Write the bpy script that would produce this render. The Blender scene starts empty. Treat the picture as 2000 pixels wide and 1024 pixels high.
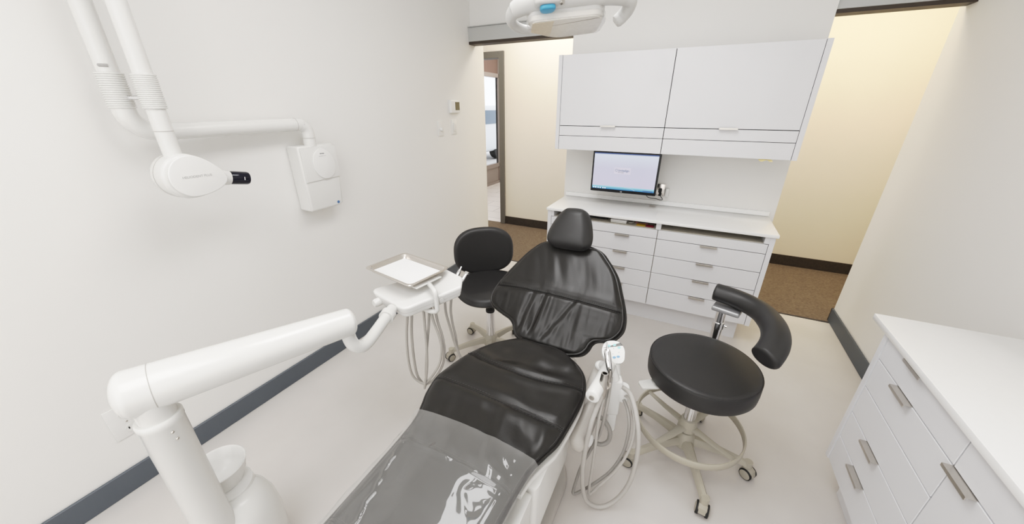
import bpy, bmesh, math, random
from mathutils import Vector, Matrix, noise
random.seed(4)
COL = bpy.context.scene.collection
PI = math.pi
V = Vector

# ------------------------------------------------------------------ materials
MATS = {}
def srgb(r, g, b):
    f = lambda c: (c/255/12.92) if c/255 <= .04045 else ((c/255+.055)/1.055)**2.4
    return (f(r), f(g), f(b), 1)

def mat(name, col, rough=.5, metal=0., spec=.5, coat=0., bump=0., bscale=60., mottle=0., mscale=3., stretch=None,
        emit=None, estr=0., bdist=.002, sheen=0.):
    m = bpy.data.materials.new(name); m.use_nodes = True
    nt = m.node_tree; b = nt.nodes['Principled BSDF']
    b.inputs['Base Color'].default_value = col
    b.inputs['Roughness'].default_value = rough
    b.inputs['Metallic'].default_value = metal
    b.inputs['Specular IOR Level'].default_value = spec
    b.inputs['Coat Weight'].default_value = coat
    b.inputs['Coat Roughness'].default_value = .08
    tc = nt.nodes.new('ShaderNodeTexCoord')
    src = tc.outputs['Object']
    if stretch:
        mp = nt.nodes.new('ShaderNodeMapping'); mp.inputs['Scale'].default_value = stretch
        nt.links.new(src, mp.inputs[0]); src = mp.outputs[0]
    n = nt.nodes.new('ShaderNodeTexNoise'); n.inputs['Scale'].default_value = mscale; n.inputs['Detail'].default_value = 5
    nt.links.new(src, n.inputs['Vector'])
    mx = nt.nodes.new('ShaderNodeMix'); mx.data_type = 'RGBA'
    k = max(mottle, .015)
    mx.inputs['A'].default_value = tuple(max(0, c*(1-k)) for c in col[:3]) + (1,)
    mx.inputs['B'].default_value = tuple(min(1, c*(1+k)) for c in col[:3]) + (1,)
    nt.links.new(n.outputs['Fac'], mx.inputs['Factor'])
    nt.links.new(mx.outputs['Result'], b.inputs['Base Color'])
    if bump:
        n2 = nt.nodes.new('ShaderNodeTexNoise'); n2.inputs['Scale'].default_value = bscale; n2.inputs['Detail'].default_value = 6
        nt.links.new(src, n2.inputs['Vector'])
        bp = nt.nodes.new('ShaderNodeBump'); bp.inputs['Strength'].default_value = bump; bp.inputs['Distance'].default_value = bdist
        nt.links.new(n2.outputs['Fac'], bp.inputs['Height']); nt.links.new(bp.outputs[0], b.inputs['Normal'])
    if emit:
        b.inputs['Emission Color'].default_value = emit; b.inputs['Emission Strength'].default_value = estr
    MATS[name] = m
    return m

wall_paint = mat('wall_paint', (.825, .815, .795, 1), .55, bump=.05, bscale=220, mottle=.012, mscale=1.5)
hall_paint = mat('hall_paint', (.84, .795, .72, 1), .6, bump=.05, bscale=220)
ceil_paint = mat('ceiling_paint', (.85, .85, .84, 1), .8)
vinyl = mat('vinyl_floor', (.63, .60, .575, 1), .42, spec=.3, mottle=.07, mscale=5, bump=.03, bscale=40)
carpet = mat('carpet', (.185, .148, .116, 1), .95, spec=.1, mottle=.8, mscale=70, stretch=(1.0, 3.0, 1), bump=.6, bscale=90)
slate = mat('slate_rubber', srgb(92, 98, 105), .5)
dark_base = mat('dark_brown_base', (.050, .039, .032, 1), .75, mottle=.5, mscale=60)
track = mat('track_grey', (.52, .53, .53, 1), .35, metal=.35)
track_dark = mat('track_dark', (.06, .045, .035, 1), .5)
cab = mat('white_laminate', (.74, .74, .76, 1), .22, spec=.45, coat=.25)
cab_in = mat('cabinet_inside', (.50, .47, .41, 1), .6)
gapm = mat('shadow_gap', (.06, .055, .055, 1), .8)
quartz = mat('white_worktop', (.90, .90, .895, 1), .18, spec=.5, mottle=.01, mscale=40)
steel = mat('brushed_steel', (.60, .575, .54, 1), .30, metal=1., bump=.08, bscale=300)
tray_steel = mat('tray_steel', (.72, .68, .64, 1), .22, metal=1.)
steel_d = mat('satin_steel', (.50, .48, .45, 1), .25, metal=1.)
chrome = mat('chrome', (.82, .82, .83, 1), .07, metal=1.)
plastic = mat('white_plastic', (.76, .755, .735, 1), .25, spec=.45, coat=.15)
plastic_w = mat('bright_white_plastic', (.80, .795, .78, 1), .22, spec=.45, coat=.2)
plastic_g = mat('warm_grey_plastic', (.50, .475, .445, 1), .35)
body_w = mat('chair_body_white', (.80, .79, .765, 1), .3)
beige = mat('beige_cast', (.44, .41, .345, 1), .42)
beige_d = mat('beige_caster', (.40, .37, .31, 1), .5)
rubber = mat('black_rubber', (.02, .02, .02, 1), .6)
hose_m = mat('grey_hose', (.47, .45, .425, 1), .45)
hose_d = mat('dark_grey_hose', (.34, .325, .305, 1), .45)
vinyl_b = mat('black_vinyl', (.030, .029, .029, 1), .42, spec=.5, bump=.10, bscale=260, bdist=.001)
leather = mat('black_leather', (.020, .0185, .0172, 1), .34, spec=.5, bump=.16, bscale=180, bdist=.0012)
thread = mat('grey_thread', (.10, .098, .095, 1), .7)
black_pl = mat('black_plastic', (.012, .012, .014, 1), .25)
cone_m = mat('dark_navy_plastic', (.008, .008, .018, 1), .12)
paper = mat('white_paper', (.90, .90, .90, 1), .7)
ink = mat('grey_ink', (.38, .37, .36, 1), .7)
ink_d = mat('dark_ink', (.12, .13, .15, 1), .7)
blue = mat('blue_badge', (.08, .16, .33, 1), .4)
lampblue = mat('light_blue_plastic', (.08, .34, .55, 1), .3)
lcd = mat('lcd_grey', (.16, .14, .09, 1), .25)
lamp_shaded_white = mat('lamp_shaded_white', (.60, .595, .58, 1), .3, coat=.1)  # white lamp plastic, darkened to carry the shade on its underside
lens = mat('ribbed_lens', (.74, .71, .66, 1), .3, mottle=.12, mscale=90)
lens_w = mat('warm_lens', (.66, .58, .47, 1), .3, mottle=.12, mscale=120)
door_grey = mat('grey_frame_paint', (.16, .155, .145, 1), .45)
mull = mat('mullion_brown', (.28, .24, .22, 1), .4)
tile = mat('pale_tile', (.72, .66, .62, 1), .3)
keypad_m = mat('matte_white', (.86, .86, .85, 1), .55, spec=.2)
teal = mat('teal_key', (.40, .72, .74, 1), .5)
keyblue = mat('blue_key', (.25, .45, .68, 1), .5)
box_w = mat('white_card', (.74, .73, .71, 1), .6)
red_m = mat('red_card', (.33, .03, .06, 1), .5)
yel_m = mat('yellow_card', (.62, .40, .05, 1), .5)
pink_m = mat('pink_card', (.55, .26, .28, 1), .5)
tape_m = mat('yellow_tape', (.80, .68, .38, 1), .6)
pinkish = mat('pale_pink_panel', (.82, .62, .80, 1), .5, emit=(.95, .75, .92, 1), estr=.35)

def screen_mat():
    m = bpy.data.materials.new('lit_screen'); m.use_nodes = True
    nt = m.node_tree; b = nt.nodes['Principled BSDF']
    tc = nt.nodes.new('ShaderNodeTexCoord'); sp = nt.nodes.new('ShaderNodeSeparateXYZ')
    nt.links.new(tc.outputs['Generated'], sp.inputs[0])
    r = nt.nodes.new('ShaderNodeValToRGB'); e = r.color_ramp.elements
    e[0].position = 0; e[0].color = srgb(35, 110, 165)
    e[1].position = .085; e[1].color = srgb(150, 205, 222)
    for p, c in ((.094, srgb(198, 194, 214)), (.6, srgb(194, 193, 213)), (.96, srgb(205, 212, 225)), (.985, srgb(40, 70, 130))):
        x = e.new(p); x.color = c
    nt.links.new(sp.outputs['Z'], r.inputs[0])
    b.inputs['Base Color'].default_value = (.02, .02, .02, 1); b.inputs['Roughness'].default_value = .25
    nt.links.new(r.outputs[0], b.inputs['Emission Color']); b.inputs['Emission Strength'].default_value = .92
    return m
screen_m = screen_mat()

def sheet_mat():
    m = bpy.data.materials.new('clear_plastic_film'); m.use_nodes = True
    nt = m.node_tree; b = nt.nodes['Principled BSDF']
    b.inputs['Base Color'].default_value = (.34, .335, .325, 1); b.inputs['Roughness'].default_value = .03
    b.inputs['Specular IOR Level'].default_value = .9
    b.inputs['Alpha'].default_value = .38
    tc = nt.nodes.new('ShaderNodeTexCoord')
    n = nt.nodes.new('ShaderNodeTexNoise'); n.inputs['Scale'].default_value = 9; n.inputs['Detail'].default_value = 1.0
    n.inputs['Distortion'].default_value = .8
    nt.links.new(tc.outputs['Object'], n.inputs['Vector'])
    bp = nt.nodes.new('ShaderNodeBump'); bp.inputs['Strength'].default_value = .45; bp.inputs['Distance'].default_value = .012
    nt.links.new(n.outputs['Fac'], bp.inputs['Height']); nt.links.new(bp.outputs[0], b.inputs['Normal'])
    gl = nt.nodes.new('ShaderNodeBsdfGlossy'); gl.inputs['Roughness'].default_value = .03
    nt.links.new(bp.outputs[0], gl.inputs['Normal'])
    fr = nt.nodes.new('ShaderNodeFresnel'); fr.inputs['IOR'].default_value = 1.5
    nt.links.new(bp.outputs[0], fr.inputs['Normal'])
    mx = nt.nodes.new('ShaderNodeMixShader')
    out = nt.nodes['Material Output']
    nt.links.new(fr.outputs[0], mx.inputs[0]); nt.links.new(b.outputs[0], mx.inputs[1]); nt.links.new(gl.outputs[0], mx.inputs[2])
    nt.links.new(mx.outputs[0], out.inputs['Surface'])
    return m
film = sheet_mat()

def tile_mat():
    nt = tile.node_tree; b = nt.nodes['Principled BSDF']
    br = nt.nodes.new('ShaderNodeTexBrick'); br.inputs['Scale'].default_value = 1
    br.inputs['Color1'].default_value = (.74, .69, .66, 1); br.inputs['Color2'].default_value = (.70, .65, .62, 1)
    br.inputs['Mortar'].default_value = (.40, .36, .34, 1); br.inputs['Mortar Size'].default_value = .006
    br.inputs['Brick Width'].default_value = .6; br.inputs['Row Height'].default_value = .3
    tc = nt.nodes.new('ShaderNodeTexCoord'); nt.links.new(tc.outputs['Object'], br.inputs['Vector'])
    nt.links.new(br.outputs['Color'], b.inputs['Base Color'])
tile_mat()

def glass_mat():
    m = bpy.data.materials.new('window_glass'); m.use_nodes = True
    nt = m.node_tree; b = nt.nodes['Principled BSDF']
    b.inputs['Base Color'].default_value = (1, 1, 1, 1); b.inputs['Roughness'].default_value = 0
    b.inputs['Transmission Weight'].default_value = 1; b.inputs['IOR'].default_value = 1.05
    return m
glass = glass_mat()

def clear_mat():
    m = bpy.data.materials.new('clear_lens_plastic'); m.use_nodes = True
    b = m.node_tree.nodes['Principled BSDF']
    b.inputs['Base Color'].default_value = (.85, .84, .82, 1); b.inputs['Roughness'].default_value = .08; b.inputs['Alpha'].default_value = .35
    return m
clear_pl = clear_mat()

# ------------------------------------------------------------------ mesh helpers
def catmull(pts, n=8, closed=False):
    P = [V(p) for p in pts]; out = []
    N = len(P)
    for i in range(N if closed else N-1):
        if closed: a, b, c, d = P[(i-1) % N], P[i], P[(i+1) % N], P[(i+2) % N]
        else: a, b, c, d = P[max(i-1, 0)], P[i], P[i+1], P[min(i+2, N-1)]
        for k in range(n):
            t = k/n
            out.append(.5*((2*b)+(c-a)*t+(2*a-5*b+4*c-d)*t*t+(3*b-3*c+d-a)*t**3))
    if not closed: out.append(P[-1])
    return out

class MB:
    def __init__(self, M=None):
        self.bm = bmesh.new(); self.M = M or Matrix()
    def _add(self, b2, M=None):
        me = bpy.data.meshes.new('_t'); b2.to_mesh(me); b2.free()
        if M is not None: me.transform(M)
        me.transform(self.M)
        self.bm.from_mesh(me); bpy.data.meshes.remove(me)
        return self
    def box(self, lo, hi, bevel=0., seg=2, M=None):
        b = bmesh.new(); bmesh.ops.create_cube(b, size=1)
        lo, hi = V(lo), V(hi); c = (lo+hi)/2; s = hi-lo
        for v in b.verts: v.co = V((v.co.x*s.x+c.x, v.co.y*s.y+c.y, v.co.z*s.z+c.z))
        if bevel: bmesh.ops.bevel(b, geom=b.edges[:], offset=bevel, segments=seg, profile=.5, affect='EDGES')
        return self._add(b, M)
    def prism(self, poly, z0, z1, bevel=0., seg=3, M=None, taper=None):
        b = bmesh.new()
        n = len(poly); cx = sum(p[0] for p in poly)/n; cy = sum(p[1] for p in poly)/n
        t = taper or 1
        lo = [b.verts.new((cx+(p[0]-cx)*t, cy+(p[1]-cy)*t, z0)) for p in poly]
        hi = [b.verts.new((p[0], p[1], z1)) for p in poly]
        b.faces.new(hi); b.faces.new(lo[::-1])
        for i in range(n): b.faces.new((lo[i], lo[(i+1) % n], hi[(i+1) % n], hi[i]))
        bmesh.ops.recalc_face_normals(b, faces=b.faces[:])
        if bevel:
            es = [e for e in b.edges if abs(e.verts[0].co.z-e.verts[1].co.z) < 1e-6]
            bmesh.ops.bevel(b, geom=es, offset=bevel, segments=seg, profile=.5, affect='EDGES', clamp_overlap=True)
        return self._add(b, M)
    def tube(self, pts, r, seg=12, closed=False, smooth=0, radii=None, flat=1.0, up=None):
        P = catmull(pts, smooth, closed) if smooth else [V(p) for p in pts]
        N = len(P)
        if radii is not None:
            if len(radii) != N:
                R = []
                for i in range(N):
                    f = i/(N-1)*(len(radii)-1); j = min(int(f), len(radii)-2); R.append(radii[j]+(radii[j+1]-radii[j])*(f-j))
            else: R = radii
        else: R = [r]*N
        b = bmesh.new(); rings = []
        T = []
        for i in range(N):
            if closed: t = P[(i+1) % N]-P[i-1]
            else: t = P[min(i+1, N-1)]-P[max(i-1, 0)]
            T.append(t.normalized())
        if up is not None: nrm = V(up)
        else:
            nrm = T[0].orthogonal()
        for i in range(N):
            if up is not None: nrm = V(up)
            nrm = (nrm-T[i]*nrm.dot(T[i]))
            if nrm.length < 1e-6: nrm = T[i].orthogonal()
            nrm.normalize(); bn = T[i].cross(nrm)
            rings.append([b.verts.new(P[i]+R[i]*(flat*nrm*math.cos(a)+bn*math.sin(a))) for a in [2*PI*k/seg for k in range(seg)]])
        for i in range(N if closed else N-1):
            A, B = rings[i], rings[(i+1) % N]
            for k in range(seg): b.faces.new((A[k], A[(k+1) % seg], B[(k+1) % seg], B[k]))
        if not closed:
            b.faces.new(rings[0][::-1]); b.faces.new(rings[-1])
        bmesh.ops.recalc_face_normals(b, faces=b.faces[:])
        return self._add(b)
    def cyl(self, p0, p1, r0, r1=None, seg=24):
        return self.tube([p0, p1], r0, seg, radii=[r0, r0 if r1 is None else r1])
    def capsule(self, p0, p1, r0, r1, seg=28, k=.5, n=8, flat=1.0, up=None):
        p0, p1 = V(p0), V(p1); d = (p1-p0).normalized(); pts = []; rad = []
        for i in range(n): a = PI/2*i/n; pts.append(p0-d*r0*k*math.cos(a)); rad.append(max(r0*math.sin(a), .0005))
        pts += [p0, p1]; rad += [r0, r1]
        for i in range(1, n+1): a = PI/2*i/n; pts.append(p1+d*r1*k*math.sin(a)); rad.append(max(r1*math.cos(a), .0005))
        return self.tube(pts, 0, seg, radii=rad, flat=flat, up=up)
    def lathe(self, prof, c=(0, 0, 0), axis=(0, 0, 1), seg=40):
        ax = V(axis).normalized(); o = ax.orthogonal().normalized(); q = ax.cross(o); c = V(c)
        b = bmesh.new(); rings = []
        for r, z in prof:
            if r < 1e-5: rings.append([b.verts.new(c+ax*z)])
            else: rings.append([b.verts.new(c+ax*z+r*(o*math.cos(2*PI*k/seg)+q*math.sin(2*PI*k/seg))) for k in range(seg)])
        for A, B in zip(rings, rings[1:]):
            for k in range(seg):
                k2 = (k+1) % seg
                if len(A) == 1 and len(B) == 1: continue
                if len(A) == 1: b.faces.new((A[0], B[k], B[k2]))
                elif len(B) == 1: b.faces.new((A[k], A[k2], B[0]))
                else: b.faces.new((A[k], A[k2], B[k2], B[k]))
        if prof[0] != prof[-1]:
            if len(rings[0]) > 1: b.faces.new(rings[0][::-1])
            if len(rings[-1]) > 1: b.faces.new(rings[-1])
        bmesh.ops.recalc_face_normals(b, faces=b.faces[:])
        return self._add(b)
    def ellipsoid(self, c, r, M=None, seg=28):
        b = bmesh.new(); bmesh.ops.create_uvsphere(b, u_segments=seg, v_segments=seg//2, radius=1)
        for v in b.verts: v.co = V((v.co.x*r[0], v.co.y*r[1], v.co.z*r[2]))
        return self._add(b, Matrix.Translation(c) @ (M or Matrix()))
    def sheet(self, fn, nu, nv):
        b = bmesh.new(); g = [[b.verts.new(fn(i/nu, j/nv)) for i in range(nu+1)] for j in range(nv+1)]
        for j in range(nv):
            for i in range(nu): b.faces.new((g[j][i], g[j][i+1], g[j+1][i+1], g[j+1][i]))
        return self._add(b)

def obj(name, mb, m, parent=None, smooth=True, ang=38, kind=None, label=None, cat=None, group=None):
    me = bpy.data.meshes.new(name); mb.bm.to_mesh(me); mb.bm.free()
    o = bpy.data.objects.new(name, me); COL.objects.link(o)
    # the object's origin sits at the base of its own geometry
    if parent is not None: me.transform(parent['_inv'] if False else INV[parent.name])
    xs = [v.co for v in me.vertices]
    lo = V((min(c.x for c in xs), min(c.y for c in xs), min(c.z for c in xs))); hi = V((max(c.x for c in xs), max(c.y for c in xs), max(c.z for c in xs)))
    org = V(((lo.x+hi.x)/2, (lo.y+hi.y)/2, lo.z))
    me.transform(Matrix.Translation(-org)); o.location = org
    if parent is not None: o.parent = parent
    base = INV.get(parent.name, Matrix()) if parent is not None else Matrix()
    INV[o.name] = Matrix.Translation(-org) @ base
    me.materials.append(m)
    if smooth:
        for p in me.polygons: p.use_smooth = True
        me.set_sharp_from_angle(angle=math.radians(ang))
    tag(o, label, cat, group, kind)
    return o
INV = {}
def tag(o, label=None, cat=None, group=None, kind=None):
    if label: o['label'] = label
    if cat: o['category'] = cat
    if group: o['group'] = group
    if kind: o['kind'] = kind
def thing(name, label, cat, loc, rotz=0, group=None):
    o = bpy.data.objects.new(name, None); COL.objects.link(o); o.empty_display_size = .1
    o.location = loc; o.rotation_euler = (0, 0, rotz)
    INV[o.name] = (Matrix.Translation(loc) @ Matrix.Rotation(rotz, 4, 'Z')).inverted()
    tag(o, label, cat, group); return o
def struct(name, mb, m, parent=None, smooth=False):
    return obj(name, mb, m, parent, smooth=smooth, kind='structure' if parent is None else None)
def text(name, body, size, M, m, parent, font_bold=False, align='CENTER'):
    cu = bpy.data.curves.new(name, 'FONT'); cu.body = body; cu.size = size; cu.align_x = align; cu.align_y = 'CENTER'
    if font_bold: cu.offset = size*.02
    tmp = bpy.data.objects.new('_text', cu); COL.objects.link(tmp)
    bpy.context.view_layer.update()
    me = bpy.data.meshes.new_from_object(tmp.evaluated_get(bpy.context.evaluated_depsgraph_get()))
    bpy.data.objects.remove(tmp); bpy.data.curves.remove(cu)
    me.transform(M); mb = MB(); mb.bm.from_mesh(me); bpy.data.meshes.remove(me)
    return obj(name, mb, m, parent, smooth=False)
def frame(o, x, y):
    # matrix with local x, y axes given in the world, z = x cross y
    x = V(x).normalized(); y = V(y); y = (y-x*y.dot(x)).normalized(); z = x.cross(y)
    M = Matrix((x, y, z)).transposed().to_4x4(); M.translation = V(o); return M

# ------------------------------------------------------------------ room shell
XL, XR = -1.90, 1.145
def wall(name, lo, hi, m): return struct(name, MB().box(lo, hi), m)
struct('floor', MB().box((XL-.12, -1.6, -.05), (XR+.12, 3.125, 0)), vinyl)
struct('floor_hall', MB().box((-4.4, 3.125, -.05), (3.0, 4.30, 0)), carpet)
struct('floor_entry', MB().box((-4.4, 4.30, -.05), (-1.0, 8.2, -.002)), tile)
wall('wall_left', (XL-.12, -1.6, 0), (XL, 3.24, 2.6), wall_paint)
wall('wall_right', (XR, -1.6, 0), (XR+.12, 3.16, 2.6), wall_paint)
wall('wall_rear', (XL-.12, -1.72, 0), (XR+.12, -1.6, 2.6), wall_paint)
wall('wall_back', (-.965, 2.97, 0), (.57, 3.09, 2.6), wall_paint)
wall('wall_header_left', (XL, 3.03, 2.115), (-.965, 3.12, 2.6), wall_paint)
wall('wall_header_right', (.57, 3.03, 2.115), (XR, 3.12, 2.6), wall_paint)
struct('ceiling', MB().box((-4.4, -1.72, 2.6), (3.0, 8.2, 2.7)), ceil_paint)
# hall far wall with a door opening at its left
wall('wall_hall', (-2.235, 4.28, 0), (3.0, 4.38, 2.6), hall_paint)
wall('wall_hall_left', (-4.4, 4.28, 0), (-3.25, 4.38, 2.6), hall_paint)
wall('wall_hall_header', (-3.25, 4.28, 2.11), (-2.235, 4.38, 2.6), hall_paint)
wall('wall_hall_end', (2.9, 3.0, 0), (3.0, 4.28, 2.6), hall_paint)
wall('wall_corridor_left', (XL-.12-2.3, 3.12, 0), (XL-.12, 3.24, 2.6), hall_paint)
wall('wall_corridor_right', (XR+.12, 3.04, 0), (3.0, 3.16, 2.6), hall_paint)
# door frame in the hall wall
fr = struct('door_1', MB().box((-2.295, 4.255, 0), (-2.225, 4.40, 2.11), .004), door_grey)
obj('frame_head', MB().box((-3.25, 4.255, 2.04), (-2.296, 4.40, 2.11), .004), door_grey, fr, smooth=False)
obj('door_stop', MB().box((-2.312, 4.33, 0), (-2.296, 4.35, 2.04)), door_grey, fr, smooth=False)
# entry room beyond: glazed shop front along X = -3.75
wall('wall_entry', (-3.9, 8.0, 0), (-1.0, 8.1, 2.6), hall_paint)
wall('wall_entry_right', (-1.9, 4.38, 0), (-1.8, 8.0, 2.6), hall_paint)
mb = MB()
for y in (4.45, 5.6, 6.92, 7.95): mb.box((-3.79, y-.03, 0), (-3.72, y+.03, 2.6))
mb.box((-3.79, 4.4, 2.03), (-3.72, 8.0, 2.10)); mb.box((-3.79, 4.4, 0), (-3.72, 8.0, .05)); mb.box((-3.79, 4.4, .34), (-3.72, 8.0, .42))
wn = struct('window_1', mb, mull)
obj('kick_panel', MB().box((-3.77, 4.4, .05), (-3.74, 8.0, .34)), mull, wn, smooth=False)
obj('transom_panel', MB().box((-3.77, 4.4, 2.10), (-3.74, 8.0, 2.6)), mat('transom_brown', (.17, .115, .095, 1), .5), wn, smooth=False)
obj('glass_pane', MB().box((-3.765, 4.4, .42), (-3.755, 8.0, 2.03)), glass, wn, smooth=False)
obj('black_gasket', MB().box((-3.735, 6.80, .42), (-3.715, 6.825, 2.03)), rubber, wn, smooth=False)
# what stands outside the shop front
sh = thing('parked_van', 'pale van parked outside the glazed shop front seen through the hall door', 'van', (-6.2, 9.1, 0))
obj('van_body', MB().box((-6.9, 6.6, .25), (-5.6, 11.4, 1.55), .12, 3), mat('van_paint', (.75, .77, .8, 1), .3), sh)
obj('van_window', MB().box((-5.605, 7.4, 1.05), (-5.585, 10.6, 1.42), .004), mat('van_glass', (.12, .17, .24, 1), .1), sh)
for y in (7.6, 10.4): obj('wheel', MB().lathe([(.02, -.1), (.3, -.1), (.32, -.06), (.32, .06), (.3, .1), (.02, .1)], (-5.72, y, .32), (1, 0, 0)), rubber, sh)
struct('ground', MB().box((-9, 3.5, -.08), (-4.4, 14, -.01)), mat('pale_pavement', (.75, .74, .73, 1), .8))

# baseboards
def base(name, lo, hi, m): return struct(name, MB().box(lo, hi, .003, 1), m)
base('baseboard_left', (XL, -1.6, 0), (XL+.012, 3.24, .108), slate)
base('baseboard_right', (XR-.012, 1.7, 0), (XR, 3.16, .108), slate)
base('baseboard_right_end', (XR-.012, 3.16, 0), (XR+.12, 3.172, .108), dark_base)
base('baseboard_hall', (-2.225, 4.268, 0), (2.9, 4.28, .108), dark_base)
struct('trim_threshold', MB().box((XL, 3.115, 0), (XR, 3.13, .004)), gapm)
# sliding-door track covers over the two openings
for i, (x0, x1) in enumerate(((XL, -.965), (.57, XR))):
    t = struct('trim_%d' % (i+1), MB().box((x0, 2.995, 2.012), (x1, 3.028, 2.115), .002, 1), track)
    obj('track_lip', MB().box((x0, 2.985, 2.115), (x1, 3.03, 2.121)), track, t, smooth=False)
    obj('track_channel', MB().box((x0, 3.0, 1.992), (x1, 3.10, 2.012)), track_dark, t, smooth=False)

# ------------------------------------------------------------------ cabinets at the back wall
def pull(mb, c, along, out, L=.1):
    # edge pull: small lip folded over the top edge of a front
    a = V(along).normalized(); o = V(out).normalized(); c = V(c)
    M = Matrix((a, o, V((0, 0, 1)))).transposed().to_4x4(); M.translation = c
    mb.box((-L/2, -.012, .0005), (L/2, .0235, .0025), M=M)
    mb.box((-L/2, .0235, -.0075), (L/2, .026, .0025), M=M)
    return mb

FY = 2.515   # front face
bc = thing('base_cabinet', 'white laminate base cabinet with two drawer stacks and open top slots on back wall', 'cabinet', (-.2, 2.72, 0))
for x0, x1 in ((-.938, -.911), (.499, .526)): obj('side_panel', MB().box((x0, FY-.003, .152), (x1, 2.965, .779)), cab, bc, smooth=False)
mb = MB().box((-.911, FY+.025, .152), (.499, 2.96, .170)); mb.box((-.911, 2.945, .152), (.499, 2.96, .779))
mb.box((-.911, FY+.02, .728), (.499, 2.945, .734))
mb.box((-.911, FY+.02, .17), (-.136, FY+.025, .728)); mb.box((-.136, FY+.02, .17), (.499, FY+.025, .728))
obj('carcass', mb, cab_in, bc, smooth=False)
for x0, x1 in ((-.152, -.120), (-.911, -.889), (.472, .499)): obj('slot_divider', MB().box((x0, FY, .7345), (x1, 2.945, .779)), cab, bc, smooth=False)
mb = MB().box((-.88, 2.575, 0), (.47, 2.59, .1515)); mb.box((.455, 2.5901, 0), (.4699, 2.95, .1515)); mb.box((-.8799, 2.5901, 0), (-.865, 2.95, .1515))
obj('kick_plate', mb, cab, bc, smooth=False)
rows = [(.732, .668, 0), (.668, .541, 1), (.541, .413, 1), (.413, .285, 1), (.285, .152, 1)]
for x0, x1, hx in ((-.911, -.136, -.368), (-.136, .499, .183)):
    for zt, zb, h in rows:
        d = obj('drawer' if h else 'fascia', MB().box((x0+.002, FY, zb+.002), (x1-.002, FY+.019, zt-.002), .0012, 1), cab, bc, smooth=False)
        if h: obj('handle', pull(MB(), (hx, FY+.006, zt-.002), (1, 0, 0), (0, -1, 0)), steel, d, smooth=False, label='brushed steel edge pull')
obj('worktop', MB().box((-.945, 2.497, .780), (.537, 2.969, .800), .0025, 2), quartz, None, label='white worktop on the back wall base cabinet under the monitor', cat='worktop')
obj('splashback', MB().box((-.945, 2.952, .8005), (.537, 2.969, .832), .0015, 1), quartz, None, label='low white upstand along the back edge of the back worktop', cat='upstand')
obj('cable_grommet', MB().lathe([(.0, .0), (.024, .0), (.024, .002), (.020, .0035), (0, .0035)], (-.225, 2.90, .8005)), plastic_g, None, label='small flat grey grommet in the back worktop below the monitor', cat='grommet')

wc = thing('wall_cabinet', 'white glossy two-door wall cabinet above the monitor', 'cabinet', (-.21, 2.80, 1.214))
UY = 2.65
for x0, x1 in ((-.954, -.928), (.508, .535)): obj('side_panel', MB().box((x0, UY-.003, 1.214), (x1, 2.969, 1.828)), cab, wc, smooth=False)
mb = MB().box((-.928, UY+.022, 1.224), (.508, 2.969, 1.240)); mb.box((-.928, UY+.022, 1.812), (.508, 2.969, 1.828)); mb.box((-.928, UY+.022, 1.24), (.508, UY+.026, 1.812)); mb.box((-.928, 2.955, 1.24), (.508, 2.969, 1.812))
obj('carcass', mb, cab, wc, smooth=False)
obj('gap_backing', MB().box((-.928, UY+.019, 1.216), (.508, UY+.0215, 1.826)), gapm, wc, smooth=False)  # dark sheet that gives the door gaps their shade by colour
for x0, x1, hx in ((-.928, -.21, -.573), (-.21, .508, .152)):
    d = obj('door', MB().box((x0+.002, UY, 1.380), (x1-.002, UY+.019, 1.827), .0012, 1), cab, wc, smooth=False)
    obj('handle', MB().box((hx-.05, UY-.022, 1.3755), (hx+.05, UY+.01, 1.3785)).box((hx-.05, UY-.0245, 1.3755), (hx+.05, UY-.0221, 1.386)), steel, d, smooth=False, label='brushed steel edge pull')
    for zt, zb in ((1.376, 1.312), (1.309, 1.214)):
        obj('fascia', MB().box((x0+.002, UY, zb), (x1-.002, UY+.019, zt), .0012, 1), cab, wc, smooth=False)
obj('hanging_tape', MB().sheet(lambda u, v: V((.345+.07*u+.008*v, UY+.012-.008*v*v, 1.2145-.016*v*(.7+.3*math.sin(u*9)))), 12, 4), tape_m, None, label='scrap of yellowed tape hanging under the right end of the wall cabinet', cat='tape')

# things in the left slot
b = MB().box((-.86, 2.60, .7345), (-.50, 2.90, .768), .004)
obj('black_binder', b, rubber, None, label='flat black folder at the left end of the open cabinet slot', cat='folder')
t = thing('paper_box', 'low white card box lying in the open slot under the back worktop', 'box', (-.41, 2.62, .7345))
obj('tray_part', MB().box((-.465, 2.55, .7345), (-.355, 2.70, .747), .002), box_w, t, smooth=False)
obj('lid', MB().box((-.467, 2.548, .7475), (-.353, 2.702, .757), .002), paper, t, smooth=False)
obj('yellow_card', MB().box((-.285, 2.545, .7345), (-.225, 2.60, .739), .001), yel_m, None, label='yellow card at the front of the open slot', cat='card')
obj('red_card', MB().box((-.222, 2.545, .7345), (-.170, 2.595, .738), .001), red_m, None, label='dark red card beside the yellow card in the open slot', cat='card')
obj('pink_card', MB().box((-.30, 2.605, .7345), (-.215, 2.68, .741), .001), pink_m, None, label='pinkish card under the black roll in the open slot', cat='card')
obj('tape_roll', MB().lathe([(.022, 0), (.042, 0), (.042, .022), (.022, .022)], (-.257, 2.643, .7415)), rubber, None, label='black roll lying on the pink card in the open slot', cat='roll')
obj('cable_coil', MB().tube([( -.33+.022*math.cos(k*.5)*(1-.004*k), 2.60+.03*math.sin(k*.5), .7385+.00018*k) for k in range(38)], .0022, 6), hose_m, None, label='small coil of grey cord beside the white box in the open slot', cat='cord')
obj('black_case', MB().box((-.20, 2.64, .7345), (-.162, 2.74, .756), .004), rubber, None, label='small black case at the right end of the left open slot', cat='case')

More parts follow.
